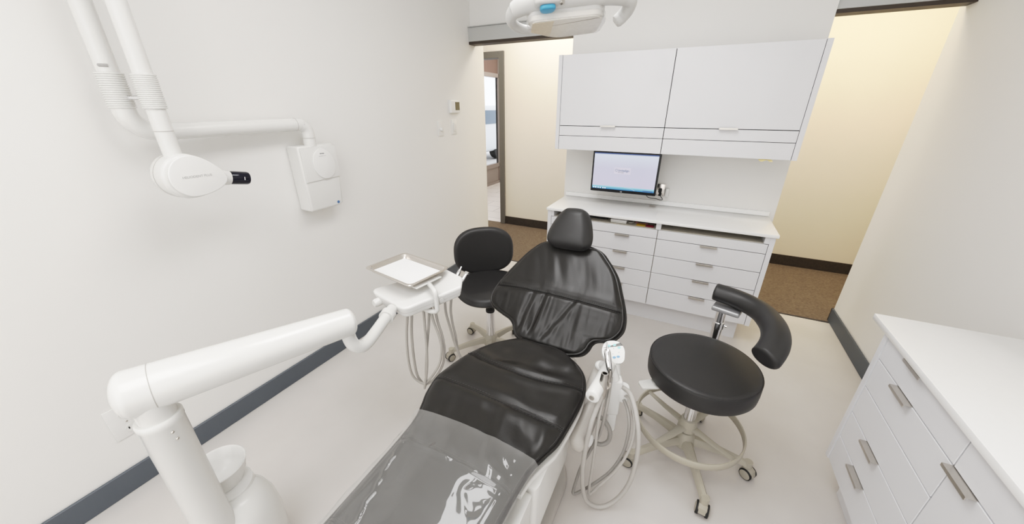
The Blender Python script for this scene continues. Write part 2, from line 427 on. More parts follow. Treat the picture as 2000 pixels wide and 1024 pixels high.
# monitor
MY = 2.72
mo = thing('monitor', 'flat black framed monitor mounted on the back wall under the wall cabinet', 'monitor', (-.44, MY, .915))
mb = MB().box((-.677, MY, .914), (-.205, MY+.045, 1.206), .004)
obj('housing', mb, black_pl, mo, smooth=False)
obj('screen', MB().box((-.664, MY-.0015, .936), (-.218, MY-.0003, 1.196)), screen_m, mo, smooth=False)
obj('wall_arm', MB().box((-.50, MY+.045, 1.0), (-.38, MY+.07, 1.12)).box((-.46, MY+.07, 1.03), (-.42, 2.969, 1.09)).box((-.50, 2.955, .99), (-.38, 2.969, 1.13)), black_pl, mo, smooth=False)
sc = [o for o in mo.children if o.name.startswith('screen')][0]
fx = lambda x, z, dy=.0006: frame((x, MY-.0015-dy, z), (1, 0, 0), (0, 0, 1))
logo_m = mat('logo_blue', (.02, .03, .06, 1), .6, emit=(.16, .22, .38, 1), estr=.6)
logo_g = mat('logo_grey', (.04, .04, .05, 1), .6, emit=(.3, .3, .36, 1), estr=.6)
panel_m = mat('logo_panel', (.03, .03, .03, 1), .6, emit=srgb(206, 201, 217), estr=.92)
obj('logo_panel', MB().box((-.512, MY-.0019, 1.052), (-.395, MY-.0016, 1.098)), panel_m, sc, smooth=False)
mb = MB()
for k in range(10):
    a = 2*PI*k/10
    mb.tube([(-.496+.0075*math.cos(a+s), MY-.0023, 1.078+.0075*math.sin(a+s)) for s in (-.2, .2)], .0013, 6)
    mb.tube([(-.496+rr*math.cos(a), MY-.0023, 1.078+rr*math.sin(a)) for rr in (.008, .0108)], .0012, 6)
obj('logo_emblem', mb, logo_m, sc)
text('logo_lettering', 'invisalign', .0215, fx(-.4435, 1.0775), logo_m, sc, True)
text('logo_small_lettering', 'PROVIDER', .0088, fx(-.463, 1.0625), logo_g, sc, True)
text('maker_lettering', 'LG', .011, fx(-.446, .924, .0001), mat('pale_ink', (.75, .75, .75, 1), .5), mo, True)
mb = MB()
for x in (-.655, -.640, -.622, -.606, -.585, -.57): mb.box((x, MY-.0021, .9395), (x+.008, MY-.0016, .9465))
obj('taskbar_icons', mb, mat('icon_white', (.8, .85, .9, 1), .5, emit=(.8, .9, 1, 1), estr=.7), sc, smooth=False)
mb = MB().box((-.295, MY-.0021, .940), (-.225, MY-.0016, .9465))
obj('taskbar_tray', mb, mat('tray_navy', (.03, .06, .15, 1), .5, emit=(.05, .09, .2, 1), estr=.7), sc, smooth=False)
obj('wallpaper_swoosh', MB().tube([(-.43, MY-.0019, .957), (-.39, MY-.0019, .954), (-.365, MY-.0019, .946), (-.35, MY-.0019, .938)], .0007, 5, smooth=5), panel_m, sc)

# wall outlet beside the monitor with plugs and cables
ot = thing('wall_outlet', 'chrome wall outlet box with plugged-in cables right of the monitor', 'outlet', (-.19, 2.96, .87))
obj('cover_plate', MB().box((-.225, 2.955, .872), (-.160, 2.969, .962), .003), tray_steel, ot)
obj('charger', MB().box((-.152, 2.935, .872), (-.128, 2.969, .935), .004), plastic, ot)
obj('plug', MB().box((-.205, 2.925, .90), (-.18, 2.9545, .93), .005).box((-.2, 2.925, .875), (-.18, 2.9545, .893), .004), rubber, ot)
obj('cable', MB().tube([(-.193, 2.93, .91), (-.185, 2.91, .885), (-.165, 2.92, .855), (-.18, 2.935, .845), (-.215, 2.93, .852), (-.25, 2.92, .855), (-.275, 2.90, .868), (-.285, 2.85, .90), (-.29, 2.766, .93)], .0025, 8, smooth=8), rubber, ot)

# ------------------------------------------------------------------ cabinet at the right
RX = .72
rc = thing('side_cabinet', 'white laminate drawer cabinet standing along the right wall in front', 'cabinet', (.93, .6, 0))
obj('side_panel', MB().box((RX-.003, 1.513, .16), (1.143, 1.538, .776)), cab, rc, smooth=False)
obj('carcass', MB().box((RX+.025, -.9, .16), (1.143, 1.513, .776)), cab, rc, smooth=False)
obj('kick_plate', MB().box((RX+.07, -.9, 0), (1.143, 1.50, .16)), cab, rc, smooth=False)
obj('gap_backing', MB().box((RX+.0195, -.9, .162), (RX+.0245, 1.513, .774)), mat('bright_gap', (.55, .55, .55, 1), .6), rc, smooth=False)  # pale sheet that shows through the drawer gaps
rows = [(.776, .672, 1), (.672, .548, 1), (.548, .421, 0), (.421, .295, 1), (.295, .162, 1)]
for y0, y1, hy, sel in ((1.046, 1.513, 1.31, 0), (-.12, 1.046, .9975, 1), (-.9, -.12, -.5, 1)):
    rr = rows if not sel else [(.776, .672, 1), (.672, .162, 1)]
    for zt, zb, h in rr:
        if sel and zt == .776: h = 0
        d = obj('drawer' if h else 'fascia', MB().box((RX, y0+.002, zb+.002), (RX+.019, y1-.002, zt-.002), .0012, 1), cab, rc, smooth=False)
        if h: obj('handle', pull(MB(), (RX+.006, hy, zt-.002), (0, 1, 0), (-1, 0, 0), .1), steel, d, smooth=False, label='brushed steel edge pull')
obj('worktop', MB().box((.70, -.92, .777), (1.1445, 1.615, .800), .0025, 2), quartz, None, label='white worktop on the side cabinet by the right wall', cat='worktop')

# ------------------------------------------------------------------ wall devices on the left wall
def plate(name, label, cat, y0, y1, z0, z1):
    t = thing(name, label, cat, (XL, (y0+y1)/2, z0))
    obj('face_plate', MB().box((XL, y0, z0), (XL+.006, y1, z1), .0025), plastic_w, t)
    return t
t = plate('dimmer_switch', 'white wall plate with a round dimmer knob left of the light switch', 'switch', 2.478, 2.548, 1.283, 1.40)
obj('knob', MB().lathe([(0, 0), (.014, 0), (.013, .014), (.011, .018), (0, .018)], (XL+.006, 2.513, 1.335), (1, 0, 0)), plastic_w, t)
t = plate('light_switch', 'white rocker light switch on the left wall below the thermostat', 'switch', 2.668, 2.738, 1.287, 1.404)
obj('rocker', MB().box((XL+.0055, 2.686, 1.31), (XL+.011, 2.72, 1.38), .002), plastic, t)
t = thing('thermostat', 'white wall thermostat with a small grey display above the light switch', 'thermostat', (XL, 2.715, 1.455))
obj('mount_plate', MB().box((XL, 2.645, 1.452), (XL+.004, 2.781, 1.558), .0015), plastic, t)
obj('housing', MB().box((XL, 2.648, 1.455), (XL+.026, 2.778, 1.555), .008, 3), plastic_w, t)
obj('display', MB().box((XL+.0255, 2.706, 1.478), (XL+.0275, 2.768, 1.541), .001), lcd, t, smooth=False)
t = plate('power_outlet', 'white power outlet low on the left wall behind the delivery arm post', 'outlet', .214, .312, .25, .40)
for z in (.285, .355):
    obj('socket', MB().lathe([(0, 0), (.019, 0), (.019, .002), (0, .002)], (XL+.006, .268, z), (1, 0, 0)), plastic, t)
    obj('slot', MB().box((XL+.0078, .258, z-.003), (XL+.0085, .262, z+.008)).box((XL+.0078, .274, z-.003), (XL+.0085, .278, z+.008)), rubber, t, smooth=False)
obj('screw', MB().lathe([(0, 0), (.004, 0), (.003, .0015), (0, .0015)], (XL+.006, .263, .32), (1, 0, 0)), steel, t)
# ------------------------------------------------------------------ wall-mounted x-ray
XA = -1.80
xr = thing('xray_machine', 'white wall-mounted dental x-ray arm with egg-shaped head on the left wall', 'x-ray machine', (XL, 1.3, .97))
mb = MB()
prof = [(1.198, .978), (1.395, .978), (1.418, 1.06), (1.420, 1.30), (1.405, 1.318), (1.20, 1.318)]
M = Matrix(((0, 0, 1, XL), (1, 0, 0, 0), (0, 1, 0, 0), (0, 0, 0, 1)))
mb.prism([(1.198, .985), (1.205, .978), (1.385, .978), (1.405, .99), (1.418, 1.14), (1.412, 1.308), (1.40, 1.318), (1.205, 1.318), (1.198, 1.31)], 0, .096, .012, 3, M=M)
wb = obj('wall_mount_box', mb, plastic, xr)
obj('front_cover', MB().prism([(1.206, 1.135), (1.416, 1.14), (1.410, 1.31), (1.206, 1.31)], .0955, .103, .004, 2, M=M), plastic, wb)
pts = []
for k in range(48):
    a = 2*PI*k/48; c, s = math.cos(a), math.sin(a)
    pts.append((1.318+.066*c*(1-.12*s)+.012*(1-s)*.5, 1.228+(.088 if s < 0 else .072)*s))
obj('oval_panel', MB().prism(pts, .102, .109, .004, 2, M=M), plastic_w, wb)
tm = lambda y, z, d=.1095: frame((XL+d, y, z), (0, 1, 0), (0, 0, 1))
text('maker_lettering', 'sirona', .0105, tm(1.319, 1.274), ink_d, wb, True)
text('maker_small_lettering', 'HELIODENT PLUS', .0055, tm(1.319, 1.261), ink, wb)
obj('round_badge', MB().lathe([(.0035, 0), (.008, 0), (.008, .002), (.0035, .002)], (XL+.096, 1.372, .998), (1, 0, 0)), blue, wb)
# horizontal arm with elbows; r .031
Y1 = .602
mb = MB().tube([(XA-.03, 1.29, 1.31), (XA-.03, 1.292, 1.375), (XA-.03, 1.283, 1.402), (XA-.03, 1.262, 1.416), (XA-.03, 1.235, 1.420), (XA-.025, 1.0, 1.418), (XA-.01, .76, 1.416), (XA, .68, 1.417), (XA, .635, 1.430), (XA, .608, 1.462), (XA, Y1, 1.50), (XA, Y1, 1.52)], .030, 20, smooth=6, radii=[.030]*5+[.030, .030, .031, .032, .033, .033, .033])
ha = obj('wall_arm', mb, plastic, xr)
obj('arm_joint_ring', MB().cyl((XA-.03, 1.291, 1.352), (XA-.03, 1.291, 1.3545), .0308), hose_m, ha); obj('arm_joint_ring', MB().cyl((XA-.03, 1.233, 1.4203), (XA-.0302, 1.2305, 1.4203), .0308), hose_m, ha)
def sleeve(c, z0, z1, r, n):
    pr = [(r*.75, z0)]
    for k in range(n):
        za = z0+(z1-z0)*k/n; zb = z0+(z1-z0)*(k+1)/n
        for f, q in ((.03, .92), (.25, 1.0), (.75, 1.0), (.97, .92)): pr.append((r*q, za+(zb-za)*f))
    pr.append((r*.75, z1))
    return MB().lathe([(a, b) for a, b in pr], (c[0], c[1], 0))
obj('ribbed_sleeve', sleeve((XA, Y1), 1.497, 1.607, .037, 16), plastic, xr)
X2, Y2 = -1.69, .648
obj('ribbed_sleeve', sleeve((X2, Y2), 1.495, 1.602, .0335, 17), plastic, xr)
obj('link_pin', MB().cyl((XA+.03, Y1+.012, 1.53), (X2-.03, Y2-.01, 1.53), .007), chrome, xr)
mb = MB().cyl((XA, Y1, 1.59), (XA, Y1, 2.12), .029).cyl((X2, Y2, 1.59), (X2, Y2, 2.12), .027)
mb.capsule((XA-.02, Y1-.006, 2.14), (X2+.02, Y2+.006, 2.14), .04, .04)
obj('folding_arm', mb, plastic, xr)
obj('arm_label', MB().tube([(XA+.0295*math.cos(t_), Y1+.0295*math.sin(t_), 1.626) for t_ in [-.95+.1*i for i in range(9)]], .0045, 6), ink, xr)
obj('head_stem', MB().tube([(X2, Y2, 1.52), (X2, Y2, 1.42), (X2, .650, 1.33)], .0275, 24), plastic, xr)
obj('stem_ring', MB().cyl((X2, .648, 1.422), (X2, .648, 1.4245), .0281), hose_m, xr)
# head: egg outline in the Y-Z plane
def egg(k, n=64):
    a = 2*PI*k/n; c, s = math.cos(a), math.sin(a)
    w = .118 if c > 0 else .078
    return (w*c, .080*s*(1-.28*max(0, c)**1.3))
tilt = math.radians(-14)
def eggpts(sc_, dy=0, dz=0):
    out = []
    for k in range(64):
        y, z = egg(k); y *= sc_; z *= sc_
        out.append((.655+dy+y*math.cos(tilt)-z*math.sin(tilt), 1.268+dz+y*math.sin(tilt)+z*math.cos(tilt)))
    return out
MX = lambda x: Matrix(((0, 0, 1, x), (1, 0, 0, 0), (0, 1, 0, 0), (0, 0, 0, 1)))
hd = obj('xray_head', MB().prism(eggpts(1.0), -.045, .052, .014, 4, M=MX(X2)), plastic, xr)
obj('head_seam', MB().prism(eggpts(1.008), -.012, -.009, M=MX(X2)), hose_m, hd)
obj('head_front_panel', MB().prism(eggpts(.93, .010, .0), .050, .058, .006, 3, M=MX(X2)), plastic_w, hd)
text('head_lettering', 'HELIODENT PLUS', .0118, frame((X2+.0585, .676, 1.266), (0, 1, -.02), (0, .02, 1)), ink, hd)
cd = V((.05, math.cos(tilt), math.sin(tilt)+.06)).normalized(); c0 = V((X2+.008, .735, 1.250))
obj('cone_collar', MB().lathe([(.042, -.01), (.036, .02), (.030, .038), (.0285, .062), (.026, .066), (.01, .066)], c0, cd), plastic, hd)
cn = obj('cone', MB().lathe([(.025, .062), (.0262, .067), (.0262, .126), (.024, .133), (.020, .134), (.02, .10), (.001, .10)], c0, cd, 32), cone_m, hd, label='dark navy x-ray cone')
p = c0+cd*.108
obj('cone_mark', MB().tube([p+V((.0262, -.001, -.006)), p+V((.0262, .001, .006))], .0012, 6), paper, cn)

# ------------------------------------------------------------------ delivery unit
du = thing('delivery_unit', 'white dental delivery unit at the left front with post, swing arm and spittoon bowl', 'dental unit', (-1.12, .2, 0))
obj('post', MB().lathe([(.05, 0), (.047, .02), (.047, .755), (.0482, .757), (.0482, .772), (.0455, .776), (.02, .776)], (-1.115, .205, 0)), plastic, du)
obj('post_neck', MB().cyl((-1.115, .205, .776), (-1.112, .206, .83), .039, .04, 32), plastic, du)
obj('post_screws', MB().ellipsoid((-1.068, .205, .74), (.004, .004, .004)).ellipsoid((-1.068, .208, .715), (.004, .004, .004)), steel, du)
A0, A1 = V((-1.135, .180, .858)), V((-.953, .672, .832))
obj('swing_arm', MB().capsule(A0, A1, .061, .047, 36, k=.5), plastic, du)
dA = (A1-A0).normalized()
obj('arm_seam', MB().cyl(A0+dA*.045, A0+dA*.0465, .0603, .0603, 36), hose_m, du)
obj('bent_tube', MB().tube([(-.957, .665, .80), (-.957, .666, .765), (-.952, .675, .735), (-.948, .70, .714), (-.955, .735, .710), (-.975, .80, .716), (-1.0, .87, .722), (-1.02, .93, .728)], .0225, 20, smooth=6), plastic, du)
obj('tube_ring', MB().cyl((-1.0, .872, .722), (-1.01, .90, .725), .030), plastic, du)
def rounded(poly, r, n=6):
    out = []; N = len(poly)
    for i in range(N):
        p = V(poly[i]); a = V(poly[i-1]); b = V(poly[(i+1) % N])
        ra = r[i] if isinstance(r, (list, tuple)) else r
        u = (a-p).normalized(); w = (b-p).normalized()
        s, e = p+u*ra, p+w*ra
        for k in range(n+1):
            t = k/n; q = s*(1-t)**2+2*p*t*(1-t)+e*t*t; out.append((q.x, q.y))
    return out
hp = rounded([(-1.212, .985), (-.948, .918), (-.91, 1.04), (-.834, 1.175), (-.862, 1.228), (-1.03, 1.262), (-1.13, 1.14)], [.05, .04, .05, .008, .015, .03, .05])
hm = MB().prism(hp, .694, .748, .022, 5, taper=.93)
for v in hm.bm.verts:
    k = max(0, v.co.y-1.08); v.co.z += k*k*1.6
dh = obj('delivery_head', hm, plastic_w, du)
n_ = len(hp); hx_, hy_ = sum(p[0] for p in hp)/n_, sum(p[1] for p in hp)/n_
hs_ = MB().prism([(hx_+(x-hx_)*.9635, hy_+(y-hy_)*.9635) for x, y in hp], .7180, .7190)
for v in hs_.bm.verts:
    k = max(0, v.co.y-1.08); v.co.z += k*k*1.6
obj('head_seam', hs_, hose_m, dh)
obj('side_button', MB().lathe([(0, 0), (.011, 0), (.011, .003), (0, .004)], (-.885, 1.085, .722), (.92, -.40, 0)), plastic, dh)
obj('brake_knob', MB().lathe([(.008, 0), (.016, .004), (.019, .022), (.019, .042), (.014, .050), (0, .052)], (-1.128, .990, .714), (-.25, -.97, 0)), plastic, dh)
for q in ((-1.05, 1.27), (-.985, 1.262), (-.925, 1.25), (-.868, 1.236)):
    pass
hpz = [(-.912, 1.235, .752), (-.872, 1.222, .752)]
for i, (x, y, z) in enumerate(hpz):
    d = V((.30, .62, .75)).normalized() if i else V((.12, .65, .75)).normalized()
    h = obj('handpiece', MB().lathe([(.0085, -.035), (.0095, -.01), (.0092, .03), (.0075, .045), (.006, .052), (.0, .053)], (x, y, z), d, 20), chrome, dh, label='chrome handpiece')
    if i:
        e = V((x, y, z))+d*.05
        obj('handpiece_head', MB().cyl(e-V((.006, .0, -.004)), e+V((.016, -.006, .004)), .0062), chrome, h)
    else:
        obj('handpiece_tip', MB().cyl(V((x, y, z))+d*.05, V((x, y, z))+d*.068, .004), chrome, h)
H = [
 [(-1.047,1.037,0.70),(-1.047,1.037,0.636),(-1.062,1.029,0.527),(-1.070,1.025,0.395),(-1.064,1.028,0.291),(-1.039,1.041,0.243),(-1.010,1.055,0.231),(-0.977,1.071,0.273),(-0.938,1.091,0.350),(-0.921,1.099,0.440),(-0.927,1.096,0.516),(-0.946,1.087,0.610),(-0.950,1.087,0.70)],
 [(-1.038,1.059,0.70),(-1.042,1.059,0.630),(-1.054,1.053,0.514),(-1.059,1.051,0.381),(-1.055,1.053,0.275),(-1.039,1.060,0.227),(-1.021,1.069,0.208),(-0.982,1.089,0.239),(-0.938,1.111,0.323),(-0.921,1.119,0.415),(-0.925,1.117,0.504),(-0.939,1.110,0.589),(-0.947,1.107,0.70)],
 [(-0.979,1.070,0.70),(-0.979,1.070,0.661),(-0.982,1.069,0.559),(-0.984,1.066,0.440),(-0.991,1.060,0.326),(-1.009,1.050,0.219),(-1.019,1.058,0.196),(-1.022,1.076,0.22),(-1.018,1.082,0.303),(-1.002,1.086,0.419),(-0.979,1.090,0.550),(-0.966,1.094,0.658),(-.966,1.094,.70)],
 [(-0.950,1.190,0.72),(-0.950,1.190,0.651),(-0.949,1.190,0.583),(-0.938,1.196,0.506),(-0.923,1.203,0.415),(-0.908,1.211,0.345),(-0.893,1.230,0.27),(-.89,1.25,.22),(-.90,1.262,.2),(-.92,1.25,.22),(-0.913,1.235,0.277),(-0.921,1.225,0.35),(-0.926,1.222,0.432),(-0.934,1.216,0.511),(-0.936,1.212,0.588),(-0.927,1.212,0.662),(-.924,1.212,.72)],
]
for h in H: obj('hose', MB().tube(h, .0062, 10, smooth=6), hose_m, du)
obj('tray_bracket', MB().tube([(-.96, 1.10, .783), (-.93, 1.08, .783), (-.898, 1.06, .781), (-.888, 1.055, .768), (-.887, 1.055, .74), (-.887, 1.054, .705), (-.889, 1.053, .687), (-.905, 1.052, .678), (-.94, 1.05, .677), (-.985, 1.05, .69)], .0105, 14, smooth=6), plastic, du)
ux, uy = V((.312, -.053, 0)).normalized(), V((.053, .312, 0)).normalized()
TC = V((-1.113, 1.138, .80))
TM = frame(TC, ux, uy)
obj('tray_holder', MB(TM).box((.118, -.085, -.0145), (.166, .06, -.009), .002), plastic, du)

# instrument tray and its paper liner
def rrect(w, d, r, n=6):
    out = []
    for cx, cy, a0 in ((w-r, d-r, 0), (-w+r, d-r, 90), (-w+r, -d+r, 180), (w-r, -d+r, 270)):
        for k in range(n+1): a = math.radians(a0+90*k/n); out.append((cx+r*math.cos(a), cy+r*math.sin(a)))
    return out
def tray_mesh(M):
    mb = MB(M); b = bmesh.new()
    secs = [(.143, .098, .018, -.008), (.143, .098, .018, -.006), (.149, .104, .02, .006), (.151, .106, .022, .0125), (.155, .110, .024, .0145), (.162, .117, .024, .0140), (.1635, .1185, .024, .011), (.1625, .1175, .024, .0105), (.157, .112, .023, .0105), (.152, .107, .021, .006), (.144, .099, .019, -.0085)]
    R = [[b.verts.new((x, y, z)) for x, y in rrect(w, d, r)] for w, d, r, z in secs[1:]]
    b.faces.new(R[0]); b.faces.new(R[-1][::-1])
    n = len(R[0])
    for A, B in zip(R, R[1:]):
        for k in range(n): b.faces.new((A[k], B[k], B[(k+1) % n], A[(k+1) % n]))
    bmesh.ops.recalc_face_normals(b, faces=b.faces[:])
    mb._add(b); return mb
obj('instrument_tray', tray_mesh(TM), tray_steel, None, label='shallow stainless steel tray held above the delivery head', cat='tray')
obj('paper_liner', MB(TM).prism(rrect(.139, .094, .012), -.0058, -.0050), paper, None, label='white paper liner lying in the steel tray', cat='paper')

# spittoon on the same unit, behind the post
cb = obj('cuspidor_body', MB().lathe([(.10, 0), (.115, .02), (.118, .19), (.112, .26), (.098, .305), (.074, .335), (.045, .346), (.0, .348)], (-1.165, .272, 0), seg=56), plastic, du)
obj('bowl_collar', MB().lathe([(.068, .26), (.074, .32), (.070, .352), (.03, .354)], (-1.195, .285, 0), seg=48), plastic_w, cb)
bw = obj('cuspidor_bowl', MB().lathe([(.03, -.02), (.055, -.012), (.070, .024), (.0785, .062), (.0805, .066), (.0785, .068), (.073, .062), (.064, .030), (.045, .004), (.016, -.006), (0, -.007)], (-1.222, .288, .358), (.0, .0, 1), 56), plastic_w, du)
obj('water_spout', MB().tube([(-1.262, .25, .40), (-1.266, .246, .455), (-1.258, .252, .47), (-1.243, .268, .466)], .005, 10, smooth=5), chrome, bw)

# ------------------------------------------------------------------ dental chair
XC = -.476
ch = thing('dental_chair', 'reclined black leather dental chair with white base in the middle of the room', 'dental chair', (XC, .75, 0))
def interp(rows, t):
    if t <= rows[0][0]: return rows[0][1:]
    for a, b in zip(rows, rows[1:]):
        if t <= b[0]:
            f = (t-a[0])/(b[0]-a[0]); return tuple(x+(y-x)*f for x, y in zip(a[1:], b[1:]))
    return rows[-1][1:]
def dense(rows, n=10):
    return [tuple(p) for p in [q for q in catmull([(r[0], r[1], r[2] if len(r) > 2 else r[1]) for r in rows], n)]]
def cushion(rows, P, top, bot, er, seams=(), wr=None, crown=0., nu=90, nt=170, dep=.007):
    """rows (t, left half-width, right half-width); P(x, t, h) -> world. Rounded edge of radius er."""
    D = dense(rows); t0, t1 = D[0][0], D[-1][0]
    def dist(x, t, L, R):
        e = min(R-x, x+L)
        return min(e, (t-t0)*1.0, (t1-t)*1.0) if False else min(e, (t-t0), (t1-t))
    def fn(sign, depth):
        def f(u, v):
            t = t0+(t1-t0)*(.5-.5*math.cos(PI*v)) if True else 0
            L, R = interp(D, t)
            s = -math.cos(PI*u); s = s*.55+.45*(2*u-1)
            x = (-L+R)/2+s*(L+R)/2
            d = max(0, dist(x, t, L, R))
            k = math.sqrt(max(0, 1-(1-min(d/er, 1))**2))
            h = depth*k*sign
            if sign > 0:
                if crown: h += crown*(1-s*s)*k
                for sm in seams:
                    q = abs(t-sm(x)); h -= dep*math.exp(-(q/.010)**2)*k
                    h += dep*.55*math.exp(-((q-.03)/.022)**2)*k
                if wr: h += wr(x, t)*k
            return P(x, t, h)
        return f
    mb = MB().sheet(fn(1, top), nu, nt)
    b2 = MB().sheet(fn(-1, bot), nu, nt//2)
    bmesh.ops.reverse_faces(b2.bm, faces=b2.bm.faces[:]); mb._add(b2.bm)
    return mb, D
def outline(D, P, h=0, off=0.):
    left = [P(-r[1]-off, r[0], h) for r in D]; right = [P(r[2]+off, r[0], h) for r in D]
    return left + right[::-1]
def seam_line(fnx, x0, x1, P, hf, n=40):
    return [P(x0+(x1-x0)*k/n, fnx(x0+(x1-x0)*k/n), hf(x0+(x1-x0)*k/n, fnx(x0+(x1-x0)*k/n))) for k in range(n+1)]
def stitches(mb, line, L=.0042, gap=.0028, r=.0008, off=(0, 0, 0)):
    acc = 0; draw = None; off = V(off)
    for a, b in zip(line, line[1:]):
        d = (b-a).length; n = max(1, int(d/(L+gap)))
        for k in range(n):
            p = a+(b-a)*(k/n); q = a+(b-a)*(k/n+L/(L+gap)/n); mb.tube([p+off, q+off], r, 4)
    return mb
def nz(x, y, z=0): return noise.noise(V((x, y, z)))

# seat + leg rest cushion; t = Y, h = height above its mid-plane
ZS = .520
def Pseat(x, t, h):
    z = ZS+h
    z += .020*max(0, (t-.95)/.27)**2*0 + .0
    if t < .72: z -= .0*(.72-t)
    return V((XC+x, t, z))
seat_rows = [(-.12, .10, .10), (-.10, .17, .165), (-.03, .192, .182), (.2, .200, .186), (.36, .203, .188), (.47, .206, .192), (.58, .210, .197), (.66, .218, .206), (.72, .238, .225), (.78, .262, .246), (.86, .278, .256), (.93, .270, .262), (1.0, .255, .264), (1.06, .235, .256), (1.12, .205, .235), (1.17, .165, .195), (1.205, .11, .14), (1.225, .03, .04)]
sA = lambda x: 1.012-.02*math.cos(x*7)+.2*x*x*2
sB = lambda x: .832-.02*x*2+.15*x*x
sC = lambda x: .572-.01*x*2
sD = lambda x: .30-.01*x*2
def wr_seat(x, t):
    h = 0
    if t > 1.02: h += .018*nz(x*6+3, t*9, 2)+.010*nz(x*11, t*15, 7)
    elif t > .83: h += .008*nz(x*5, t*7, 4)+.004*nz(x*14+t*6, t*12, 5)
    elif t > .55:
        f = min(1, (.83-t)/.05)
        h += .015*f*nz(x*9+t*4, t*3-x*2, 1)+.006*f*nz(x*22+t*9, t*7-x*5, 12)+.010*f*max(0, abs(x)/.2-.35)*nz(x*10+t*20, t*16, 9)
    else: h += .004*nz(x*8, t*3, 3)
    return h
TOPS, BOTS = .022, .045
mb, DS = cushion(seat_rows, Pseat, TOPS, BOTS, .045, (sA, sB, sC, sD), wr_seat, crown=.018)
st = obj('seat_cushion', mb, leather, ch, ang=60)
obj('piping', MB().tube(outline(DS, Pseat, 0, .002), .0055, 8, closed=True), leather, st)
def hs(sm, rows):
    D = rows
    def f(x, t):
        L, R = interp(D, t); s = (x-(R-L)/2)/((L+R)/2); e = min(R-x, x+L); k = math.sqrt(max(0, 1-(1-min(max(e, 0)/.045, 1))**2))
        return (TOPS+.018*(1-s*s)-.006)*k+wr_seat(x, t)*k+.0022
    return f
mb = MB()
for sm in (sA, sB, sC, sD):
    L, R = interp(DS, sm(0))
    ln = seam_line(sm, -L+.006, R-.006, Pseat, hs(sm, DS))
    obj('seam', MB().tube(ln, .0028, 6), leather, st)
    for o in (-.007, .008): stitches(mb, [p+V((0, o, .0018)) for p in ln])
for o in (.004,):
    ol = outline(DS, Pseat, .012, -.006); stitches(mb, ol[:]+ol[:1], r=.0008)
obj('stitching', mb, thread, st)

# backrest: plane rising behind the seat
AL = math.atan(.85); ca, sa = math.cos(AL), math.sin(AL)
BO = V((XC, 1.25, .50))
eT, eN = V((0, ca, sa)), V((0, -sa, ca))
def Pback(x, t, h): return BO+V((x, 0, 0))+eT*t+eN*(h-.012)
back_rows = [(-.008, .02, .09), (.004, .085, .145), (.02, .13, .185), (.045, .150, .205), (.075, .168, .215), (.095, .195, .235), (.11, .240, .285), (.135, .300, .312), (.17, .327, .328), (.215, .328, .327), (.265, .314, .314), (.335, .286, .286), (.405, .252, .255), (.455, .226, .220), (.495, .198, .185), (.525, .170, .155), (.545, .12, .11), (.552, .03, .03)]
bS = lambda x: .252+.01*math.cos(x*5)-.008
def wr_back(x, t):
    h = 0
    f = math.exp(-((t-.12)/.13)**2)
    h += .008*f*nz(x*20+t*3, t*2.6, 1)+.0022*f*nz(x*52, t*4, 3)
    h += .005*math.exp(-((t-.38)/.1)**2)*nz(x*16+t*5, t*4, 5)
    h += .008*nz(x*5, t*6, 8)+.003*math.exp(-((t-.40)/.09)**2)*nz(x*22+t*8, t*4, 15)
    # long diagonal folds
    for (xa, ta, xb, tb, a, w) in ((-.01, .03, .10, .26, .0035, .011), (-.07, .05, -.05, .25, .007, .012), (-.13, .04, -.11, .24, .006, .012)):
        if ta-.02 < t < tb+.02:
            xx = xa+(xb-xa)*(t-ta)/(tb-ta); q = (x-xx)/w; h -= a*math.exp(-q*q)*max(0, min(1, (t-ta+.02)/.04, (tb+.02-t)/.04))
            q = (x-xx-.022)/w; h += a*.7*math.exp(-q*q)*max(0, min(1, (t-ta+.02)/.04, (tb+.02-t)/.04))
    return h
mb, DB = cushion(back_rows, Pback, .026, .030, .035, (bS,), wr_back, crown=.012, nu=150, nt=170)
bk = obj('backrest', mb, leather, ch, ang=60)
obj('piping', MB().tube(outline(DB, Pback, 0, .002), .0072, 8, closed=True).tube(outline(DB, Pback, .016, -.009), .0045, 6, closed=True), leather, bk)
mb = MB(); cord = MB()
def hb(x, t):
    L, R = interp(DB, t); s = (x-(R-L)/2)/((L+R)/2); e = min(R-x, x+L); k = math.sqrt(max(0, 1-(1-min(max(e, 0)/.035, 1))**2))
    return (.026+.012*(1-s*s)-.006)*k+wr_back(x, t)*k+.002
L, R = interp(DB, bS(0))
ln = seam_line(bS, -L+.006, R-.006, Pback, hb, 60); cord.tube(ln, .0025, 6)
for o in (-.006, .007): stitches(mb, [p+eT*o+eN*.0014 for p in ln])
ol = outline(DB, Pback, .019, -.015); stitches(mb, ol+ol[:1], r=.0008)
obj('seam', cord, leather, bk); obj('stitching', mb, thread, bk)
obj('back_shell', MB().prism(rounded([(XC-.12, .02), (XC+.12, .02), (XC+.16, .22), (XC+.10, .50), (XC-.10, .50), (XC-.16, .22)], .05), -.062, -.040, .006, M=frame(V((0, 1.25, .50))-eN*.0, (1, 0, 0), eT)), body_w, ch)

